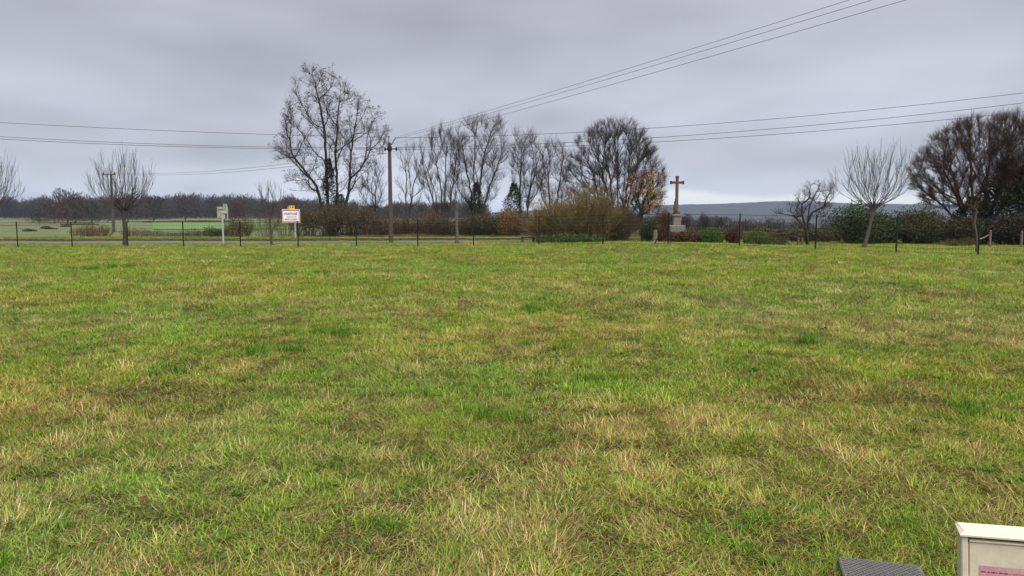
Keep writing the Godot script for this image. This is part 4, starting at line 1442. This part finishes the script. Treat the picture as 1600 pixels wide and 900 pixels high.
	ivy_on(t, Vector3(1.6, 0.0, 0.4), 5.2, 1.5, 6500, 0.14)
	ivy_on(t, Vector3(-0.3, 0.0, 0.2), 2.8, 1.3, 3500, 0.14)
	t = bare_tree("round_tree", 45.0, [[176, 1580, 1650], [195, 1560, 1690], [230, 1555, 1710], [270, 1560, 1715], [320, 1575, 1700]], [[[1630, 385], [1605, 300], [1590, 210]], [[1632, 385], [1630, 290], [1625, 195]], [[1634, 385], [1660, 300], [1680, 220]]], dense.merged({"n": 650, "twigs": 8, "tr": 0.0066, "up": 0.2, "mess": 0.8, "col": Color(0.084, 0.054, 0.038)}, true), "tall brown bare tree merging with the huge round tree")
	ivy_on(t, Vector3(-1.4, 0.0, 0.5), 5.0, 1.5, 6000, 0.14)
	# yellow leaved small tree
	t = bare_tree("golden_tree", 41.5, [[270, 996, 1024], [282, 984, 1034], [300, 980, 1037], [320, 986, 1034], [335, 996, 1026]], [[[1004, 380], [1005, 335], [1010, 305], [1021, 284]], [[1004, 360], [1000, 320], [992, 296]]], {"n": 150, "r": 0.009, "twigs": 4, "tl": 0.4, "tr": 0.006, "up": 0.1, "mess": 0.9, "clear": 0.9, "zs": 0.5, "join": true, "col": Color(0.06, 0.042, 0.03)}, "small tree with the last golden leaves beside the wayside cross")
	tips = t.get_meta("tips")
	kb = Buf.new()
	var gold := [Color(0.42, 0.21, 0.018), Color(0.33, 0.15, 0.016), Color(0.46, 0.27, 0.03), Color(0.22, 0.10, 0.02)]
	for k in tips.size():
		if noise.get_noise_3dv(tips[k] * 45.0) < (0.05 if tips[k].x < 0.15 else -0.25):
			continue
		for j in 5:
			var dir := (Vector3.DOWN * 0.4 + rand_dir()).normalized()
			kb.leaf(tips[k] + rand_dir() * 0.16, dir * rng.randf_range(0.05, 0.09), dir.cross(rand_dir()).normalized() * 0.045, jitter(gold[rng.randi() % 4], 0.25))
	part("leaves", kb, M.leaf, t)
	# old spreading fruit tree
	bare_tree("fruit_tree", 38.5, [[286, 1256, 1298], [296, 1244, 1303], [310, 1240, 1303], [322, 1226, 1298], [332, 1212, 1290], [341, 1214, 1284]], [[[1262, 384], [1260, 357], [1241, 336], [1214, 331]], [[1261, 384], [1259, 350], [1257, 318]], [[1262, 384], [1263, 345], [1268, 322], [1277, 298]], [[1263, 350], [1270, 330], [1286, 322], [1294, 314]]], {"n": 120, "r": 0.0088, "twigs": 6, "tl": 0.36, "tr": 0.0045, "out": 0.5, "up": 0.35, "mess": 1.0, "bf": 0.2, "clear": 1.0, "zs": 0.7, "join": true, "hook": 0.25, "col": Color(0.055, 0.049, 0.044)}, "gnarled bare fruit tree with a low sideways limb")
	# stakes at its foot
	for q in [[1247, "short dark stake at the foot of the fruit tree"], [1253, "second short stake beside the fruit tree trunk"]]:
		var f := ground_at(q[0], 38.2)
		var o := thing("stake", f, q[1], "stake")
		b = Buf.new()
		b.tube(PackedVector3Array([Vector3(0, -0.1, 0), Vector3(0.01, 0.2, 0), Vector3(0, 0.42, 0), Vector3(0, 0.44, 0)]), PackedFloat32Array([0.06, 0.055, 0.05, 0.01]), 7, Color(0.9, 0.85, 0.8))
		part("shaft", b, M.wood_old, o)
		b = Buf.new()
		b.tube(PackedVector3Array([Vector3(-0.057, 0.3, 0.02), Vector3(0.057, 0.31, 0.02)]), PackedFloat32Array([0.01, 0.01]), 5, Color.WHITE)
		part("tie", b, M.dark_metal, o)

func make_hedges() -> void:
	var brown := [Color(0.12, 0.08, 0.052), Color(0.085, 0.06, 0.042), Color(0.15, 0.105, 0.066)]
	var bramble := [Color(0.06, 0.075, 0.028), Color(0.08, 0.062, 0.032), Color(0.04, 0.055, 0.022), Color(0.14, 0.08, 0.045)]
	var ever := [Color(0.035, 0.056, 0.02), Color(0.05, 0.074, 0.026), Color(0.026, 0.042, 0.018)]
	var olive := [Color(0.20, 0.165, 0.036), Color(0.15, 0.12, 0.03), Color(0.24, 0.17, 0.036), Color(0.12, 0.08, 0.03)]
	var olive_wood := [Color(0.17, 0.135, 0.05), Color(0.12, 0.088, 0.042), Color(0.21, 0.155, 0.06)]
	# roadside thicket under the tree row
	shrub("bramble_thicket", 524, 57.5, 130, 300, {"stems": 420, "r": 0.012, "wood": brown, "side": 6, "leaves": 9000, "size": 0.11, "cols": ever + bramble + brown, "deep": 3.0, "lumpy": 2.2, "hollow": 0.6, "lump": 0.6}, "dark evergreen thicket round the feet of the tallest tree", "thicket")
	shrub("bramble_thicket", 640, 57.5, 110, 318, {"stems": 700, "r": 0.011, "wood": brown, "side": 6, "leaves": 4200, "size": 0.10, "cols": bramble + brown, "deep": 2.6, "lumpy": 1.6}, "brown bramble thicket behind the near utility pole", "thicket")
	shrub("bramble_thicket", 742, 57.5, 110, 322, {"stems": 620, "r": 0.011, "wood": brown, "side": 6, "leaves": 8000, "size": 0.11, "cols": bramble + ever, "deep": 2.6, "lumpy": 1.8}, "mixed bramble thicket round the ivy cloaked tree feet", "thicket")
	shrub("bramble_thicket", 826, 57.0, 80, 318, {"stems": 500, "r": 0.011, "wood": brown, "side": 6, "leaves": 4600, "size": 0.10, "cols": bramble + [Color(0.20, 0.095, 0.02)], "deep": 2.4, "lumpy": 1.5}, "russet tinged bramble thicket beyond the low wooden rail", "thicket")
	shrub("golden_shrub", 793, 55.0, 34, 322, {"stems": 60, "r": 0.010, "wood": brown, "side": 5, "leaves": 1100, "size": 0.085, "cols": [Color(0.34, 0.18, 0.02), Color(0.24, 0.12, 0.02), Color(0.06, 0.07, 0.02)], "deep": 1.2}, "small golden leaved shrub in front of the bare tree row", "shrub")
	# dry grass and bramble edge of the verge
	shrub("dry_undergrowth", 690, 54.6, 330, 362, {"stems": 2600, "r": 0.006, "wood": [Color(0.26, 0.20, 0.12), Color(0.17, 0.12, 0.075), Color(0.11, 0.075, 0.05)], "side": 3, "deep": 1.6, "lumpy": 0.35}, "strip of dry tan undergrowth along the far road verge", "undergrowth").set_meta("kind", "stuff")
	# olive multi stemmed thicket
	shrub("olive_thicket", 898, 40.0, 128, 270, {"stems": 300, "r": 0.017, "wood": olive_wood, "side": 12, "leaves": 6500, "size": 0.055, "cols": olive, "deep": 3.2, "lumpy": 1.3, "lift": 0.55, "hollow": 0.5}, "tall olive brown many stemmed thicket standing behind the fence", "thicket")
	shrub("olive_thicket", 975, 42.0, 76, 315, {"stems": 220, "r": 0.012, "wood": brown + olive_wood, "side": 10, "leaves": 2600, "size": 0.06, "cols": olive + ever + [Color(0.16, 0.07, 0.03)], "deep": 2.4, "lumpy": 1.2}, "lower brown thicket between the olive thicket and the golden tree", "thicket")
	shrub("evergreen_shrub", 1012, 40.0, 34, 340, {"stems": 30, "r": 0.01, "leaves": 3600, "size": 0.075, "cols": ever, "deep": 1.2, "hollow": 0.4}, "dark evergreen shrub under the golden tree", "shrub")
	shrub("russet_sapling_bush", 1032, 41.5, 26, 318, {"stems": 90, "r": 0.008, "wood": [Color(0.16, 0.08, 0.04), Color(0.12, 0.055, 0.03)], "side": 8, "leaves": 450, "size": 0.06, "cols": [Color(0.24, 0.11, 0.03), Color(0.16, 0.06, 0.03)], "deep": 0.9}, "thin russet bush close beside the stone pedestal", "shrub")
	# greenery beyond the cross and the fruit tree
	shrub("mixed_hedge", 1150, 52.0, 190, 353, {"stems": 420, "r": 0.010, "wood": brown, "side": 5, "leaves": 9000, "size": 0.11, "cols": bramble + [Color(0.06, 0.075, 0.025), Color(0.15, 0.06, 0.03)], "deep": 2.6, "lumpy": 1.5, "lump": 0.5}, "long mixed brown and green hedge behind the clipped shrubs", "hedge")
	shrub("mixed_hedge", 1275, 47.0, 130, 350, {"stems": 320, "r": 0.010, "wood": brown, "side": 5, "leaves": 9500, "size": 0.10, "cols": [Color(0.05, 0.065, 0.028), Color(0.075, 0.085, 0.038), Color(0.035, 0.05, 0.02), Color(0.13, 0.075, 0.035)], "deep": 2.6, "lumpy": 1.5, "lump": 0.5}, "grey green hedge behind the gnarled fruit tree", "hedge")
	shrub("evergreen_hedge", 1385, 43.0, 130, 316, {"stems": 120, "r": 0.012, "wood": brown, "leaves": 24000, "size": 0.11, "cols": ever + [Color(0.05, 0.085, 0.024), Color(0.045, 0.07, 0.02)], "deep": 3.2, "lumpy": 1.6, "hollow": 0.4, "lump": 0.5}, "tall dark evergreen hedge behind the pale leaning pollard", "hedge")
	shrub("evergreen_hedge", 1470, 42.0, 100, 318, {"stems": 300, "r": 0.012, "wood": brown + [Color(0.17, 0.13, 0.08)], "side": 7, "leaves": 13000, "size": 0.10, "cols": [Color(0.045, 0.06, 0.024), Color(0.07, 0.075, 0.03), Color(0.12, 0.085, 0.04), Color(0.03, 0.042, 0.018)], "deep": 2.8, "lumpy": 1.5, "lump": 0.45}, "mixed brown green hedge in front of the huge round tree", "hedge")
	shrub("dark_undergrowth", 1575, 41.5, 150, 318, {"stems": 260, "r": 0.012, "wood": [Color(0.03, 0.022, 0.02), Color(0.05, 0.03, 0.026)], "side": 7, "leaves": 15000, "size": 0.12, "cols": [Color(0.016, 0.022, 0.012), Color(0.028, 0.03, 0.016), Color(0.04, 0.022, 0.018)], "deep": 3.2, "lumpy": 1.3, "hollow": 0.5}, "very dark undergrowth filling the foot of the round trees", "undergrowth")
	shrub("dry_tussock", 1500, 38.5, 46, 366, {"stems": 260, "r": 0.006, "wood": [Color(0.22, 0.18, 0.10), Color(0.14, 0.11, 0.06), Color(0.07, 0.085, 0.03)], "side": 3, "deep": 1.2}, "dry tan tussock at the edge of the dark undergrowth", "tussock")
	# scrub in the pasture across the road
	var tan := [Color(0.21, 0.15, 0.085), Color(0.16, 0.115, 0.07), Color(0.12, 0.085, 0.055)]
	shrub("tan_scrub", 152, 58.0, 52, 341, {"stems": 260, "r": 0.009, "wood": tan, "side": 6, "leaves": 260, "size": 0.07, "cols": tan, "deep": 1.8}, "tan leafless scrub bush beside the pasture pole", "shrub")
	shrub("tan_scrub", 128, 60.0, 28, 352, {"stems": 120, "r": 0.008, "wood": tan, "side": 5, "deep": 1.2}, "small sparse tan scrub tuft in the pasture", "shrub")
	shrub("tan_scrub", 224, 58.0, 56, 346, {"stems": 220, "r": 0.009, "wood": tan + brown, "side": 6, "leaves": 300, "size": 0.07, "cols": tan, "deep": 1.8}, "brownish scrub bush behind the goblet shaped pollard", "shrub")
	shrub("tan_scrub", 292, 58.0, 72, 354, {"stems": 320, "r": 0.008, "wood": [Color(0.10, 0.065, 0.05), Color(0.14, 0.10, 0.065)], "side": 6, "leaves": 500, "size": 0.07, "cols": tan + ever, "deep": 1.6, "lumpy": 0.8}, "low reddish brown scrub strip before the bright green field", "shrub")
	shrub("roadside_bush", 374, 56.5, 44, 322, {"stems": 170, "r": 0.009, "wood": brown, "side": 8, "leaves": 1500, "size": 0.085, "cols": bramble + ever, "deep": 2.0, "lumpy": 2.4, "lift": 0.4, "lump": 0.7}, "dark dense bush just behind the beige sign back", "shrub")
	shrub("roadside_bush", 338, 57.0, 30, 350, {"stems": 120, "r": 0.009, "wood": brown, "side": 5, "leaves": 1800, "size": 0.085, "cols": ever, "deep": 1.4}, "small dark bush at the foot of the beige sign back", "shrub")
	shrub("roadside_bush", 432, 57.0, 56, 318, {"stems": 150, "r": 0.008, "wood": brown + tan, "side": 9, "leaves": 350, "size": 0.07, "cols": bramble, "deep": 2.0, "lumpy": 2.0}, "twiggy brown bush directly behind the town sign", "shrub")
	for p in [[72, 96.0, 12, 352.0, "small dark bush alone in the olive pasture"], [80, 92.0, 12, 355.0, "flat dark bush paired with another in the pasture"], [102, 110.0, 8, 352.0, "tiny dark bush in the pasture hedge line"], [45, 78.0, 12, 358.5, "very low dark tuft close to the road in the pasture"]]:
		shrub("pasture_bush", p[0], p[1], p[2], p[3], {"stems": 40, "r": 0.02, "wood": brown, "side": 4, "leaves": 700, "size": 0.16, "cols": bramble, "deep": 1.2}, p[4], "shrub", "bushes dotted in the pasture")
	shrub("field_hedge", 290, 180.0, 130, 347.5, {"stems": 200, "r": 0.03, "wood": brown, "leaves": 6000, "size": 0.3, "cols": bramble + ever, "deep": 2.4, "lumpy": 0.4}, "thin dark hedge line crossing the bright green field", "hedge")
	shrub("field_hedge", 125, 130.0, 44, 351.5, {"stems": 120, "r": 0.025, "wood": brown, "leaves": 2400, "size": 0.25, "cols": bramble, "deep": 2.0, "lumpy": 0.5}, "short dark hedge line running into the olive pasture", "hedge")

func make_woods() -> void:
	var cols := [Color(0.060, 0.050, 0.044), Color(0.080, 0.064, 0.054), Color(0.050, 0.046, 0.042), Color(0.092, 0.07, 0.055)]
	var russet := [Color(0.085, 0.055, 0.045), Color(0.10, 0.066, 0.05), Color(0.065, 0.048, 0.04)]
	var green := [Color(0.04, 0.048, 0.03), Color(0.055, 0.058, 0.036), Color(0.075, 0.062, 0.045)]
	# the far wood, one mass
	var kinds := [far_tree_mesh(15.0, 11.0, cols, 900, 1.9), far_tree_mesh(15.0, 9.0, russet, 900, 1.8), far_tree_mesh(15.0, 12.0, green, 1100, 1.9)]
	var wood := Node3D.new()
	wood.name = "far_woodland"
	add_child(wood)
	tag(wood, "long band of grey brown leafless woodland beyond the fields", "woodland", "", "stuff")
	var places := [[], [], []]
	for row in 4:
		var px := -260.0
		while px < 760.0:
			var d := 480.0 + row * 16.0 + rng.randf_range(-8, 8)
			if px > 330.0:
				d -= 150.0 * smooth(330.0, 520.0, px)
			var top := 311.5 + 9.0 * noise.get_noise_1d(px * 8.0) - 3.0 * smooth(120.0, 260.0, px) + 9.0 * smooth(380.0, 560.0, px)
			var at := ground_at(px, d)
			var h := (row_y(top, d) - at.y) * rng.randf_range(0.74, 1.1)
			var k := h / 15.0
			var kind := rng.randi() % 3
			places[kind].append(Transform3D(Basis(Vector3.UP, rng.randf() * TAU).scaled(Vector3(k * rng.randf_range(0.9, 1.3), k, k)), at))
			px += F * 5.2 / d * rng.randf_range(0.6, 1.3)
	for k in 3:
		for q in 2:
			var mm := MultiMesh.new()
			mm.transform_format = MultiMesh.TRANSFORM_3D
			mm.mesh = kinds[k][q].mesh()
			mm.instance_count = places[k].size()
			for j in places[k].size():
				mm.set_instance_transform(j, places[k][j])
			var o := MultiMeshInstance3D.new()
			o.multimesh = mm
			o.material_override = M.bark
			o.name = ["trunks", "crowns"][q]
			wood.add_child(o, true)
			o.set_meta("kind", "stuff")
	print("wood trees ", places[0].size() + places[1].size() + places[2].size())
	# single trees that stand out of the wood's edge
	var single := func(called: String, px: float, d: float, wide: float, top: float, c: Array, label: String, group: String) -> void:
		var at := ground_at(px, d)
		var h := row_y(top, d) - at.y
		var m := far_tree_mesh(h, metres(wide, d), c, 1500, h * 0.11)
		var t := thing(called, at, label, "tree", group)
		part("trunk", m[0], M.bark, t)
		part("crown", m[1], M.bark, t)
	single.call("field_tree", 106, 175.0, 54, 295.0, cols, "domed bare tree rising highest above the wood edge", "trees before the wood")
	single.call("field_tree", 86, 160.0, 60, 313.0, russet, "broad russet tinged tree at the pasture end of the wood", "trees before the wood")
	single.call("field_tree", 118, 156.0, 60, 307.0, russet, "reddish bare tree below the domed tree", "trees before the wood")
	single.call("field_tree", 144, 150.0, 60, 311.0, green, "round greenish bare tree before the wood", "trees before the wood")
	single.call("field_tree", 62, 152.0, 34, 330.0, green, "low bushy tree where the wood meets the pasture", "trees before the wood")
	single.call("field_tree", 200, 205.0, 66, 300.0, cols, "big domed bare tree behind the goblet shaped pollard", "trees before the wood")
	single.call("field_tree", 240, 225.0, 52, 304.0, green, "dark rounded bare tree beside the goblet shaped pollard", "trees before the wood")
	single.call("field_tree", 290, 290.0, 52, 302.0, cols, "tall bare tree above the bright green field", "trees before the wood")
	single.call("field_tree", 372, 190.0, 34, 311.0, russet, "russet bare tree rising behind the beige sign back", "trees before the wood")
	# woods down in the valley
	for p in [[1072, 130.0, 24, 335.0, 0, "dark valley tree close behind the wayside cross"], [1100, 140.0, 22, 334.0, 2, "dark upright valley tree above the round clipped shrub"], [1126, 150.0, 36, 336.0, 2, "broad olive valley tree behind the clipped shrubs"], [1165, 170.0, 40, 342.0, 1, "low russet valley tree above the clipped mound"], [1205, 150.0, 46, 341.0, 2, "low green valley tree beyond the mixed hedge"], [1250, 160.0, 50, 341.0, 0, "grey valley tree behind the gnarled fruit tree"], [1300, 120.0, 44, 338.0, 2, "dark green valley tree beside the evergreen hedge"], [1335, 110.0, 40, 332.0, 0, "grey bare valley tree behind the leaning pollard"], [1042, 150.0, 30, 335.0, 1, "low russet valley tree behind the golden tree"]]:
		single.call("valley_tree", p[0], p[1], p[2], p[3], [cols, russet, green][p[4]], p[5], "trees in the valley")
	# small wood on the valley floor
	var floor_wood := Node3D.new()
	floor_wood.name = "valley_woodland"
	add_child(floor_wood)
	tag(floor_wood, "hazy woodland filling the valley below the blue ridge", "woodland", "", "stuff")
	var mm2 := MultiMesh.new()
	mm2.transform_format = MultiMesh.TRANSFORM_3D
	mm2.mesh = kinds[2][1].mesh()
	mm2.instance_count = 260
	for k in 260:
		var d := rng.randf_range(260.0, 900.0)
		var at := ground_at(rng.randf_range(940.0, 1700.0), d)
		var s := rng.randf_range(0.4, 0.72)
		mm2.set_instance_transform(k, Transform3D(Basis(Vector3.UP, rng.randf() * TAU).scaled(Vector3(s * 1.3, s, s * 1.3)), at - Vector3(0, 1.5, 0)))
	var o2 := MultiMeshInstance3D.new()
	o2.multimesh = mm2
	o2.material_override = M.bark
	o2.name = "crowns"
	floor_wood.add_child(o2, true)
	o2.set_meta("kind", "stuff")

func make_fallen_leaves() -> void:
	for s in [[222, 812, "curled reddish brown dead leaf in the straw"], [18, 848, "small tan dead leaf lying beside green weeds"], [815, 744, "dark red dead leaf among dry stalks"]]:
		var d: float = 1848.0 / (s[1] - 338.0)
		var at := ground_at(s[0], d)
		var t := thing("fallen_leaf", at + Vector3(0, 0.045, 0), s[2], "leaf", "", rng.randf() * TAU)
		var b := Buf.new()
		var col := Color(0.13, 0.06, 0.035) if s[0] > 100 else Color(0.30, 0.16, 0.08)
		var prev := []
		for k in 6:
			var u := k / 5.0
			var w := 0.022 * sin(PI * (0.08 + 0.9 * u))
			var y := 0.012 * sin(u * 2.6)
			var row := [Vector3(u * 0.06, y + 0.012, -w), Vector3(u * 0.06, y, 0), Vector3(u * 0.06, y + 0.009, w)]
			if k:
				for j in 2:
					b.quad(prev[j], row[j], row[j + 1], prev[j + 1], jitter(col, 0.1))
			prev = row
		part("blade", b, M.leaf, t)
		b = Buf.new()
		b.tube(PackedVector3Array([Vector3(0, 0.004, 0), Vector3(-0.015, 0.006, 0.003), Vector3(-0.03, 0.0, 0.002)]), PackedFloat32Array([0.0012, 0.001, 0.0008]), 4, Color(0.12, 0.06, 0.03))
		part("stalk", b, M.bark, t)

func _ready() -> void:
	rng.seed = 7
	noise.seed = 3
	noise.frequency = 0.01
	noise.fractal_octaves = 3
	fine.seed = 9
	fine.frequency = 0.02
	fine.fractal_octaves = 3
	make_light_and_camera()
	var t0 := Time.get_ticks_msec()
	make_materials()
	make_ground()
	print("ground ", Time.get_ticks_msec() - t0)
	make_woods()
	print("woods ", Time.get_ticks_msec() - t0)
	make_trees()
	print("trees ", Time.get_ticks_msec() - t0)
	make_hedges()
	print("hedges ", Time.get_ticks_msec() - t0)
	make_park()
	make_fence()
	make_wires()
	make_signs()
	make_cabinet()
	make_cover()
	make_fallen_leaves()
	make_grass()
	var tris := 0
	for m in find_children("*", "MeshInstance3D", true, false):
		for q in m.mesh.get_surface_count():
			if m.mesh is ArrayMesh:
				tris += m.mesh.surface_get_array_index_len(q) / 3
	print("triangles ", tris)
	print("grass ", Time.get_ticks_msec() - t0)
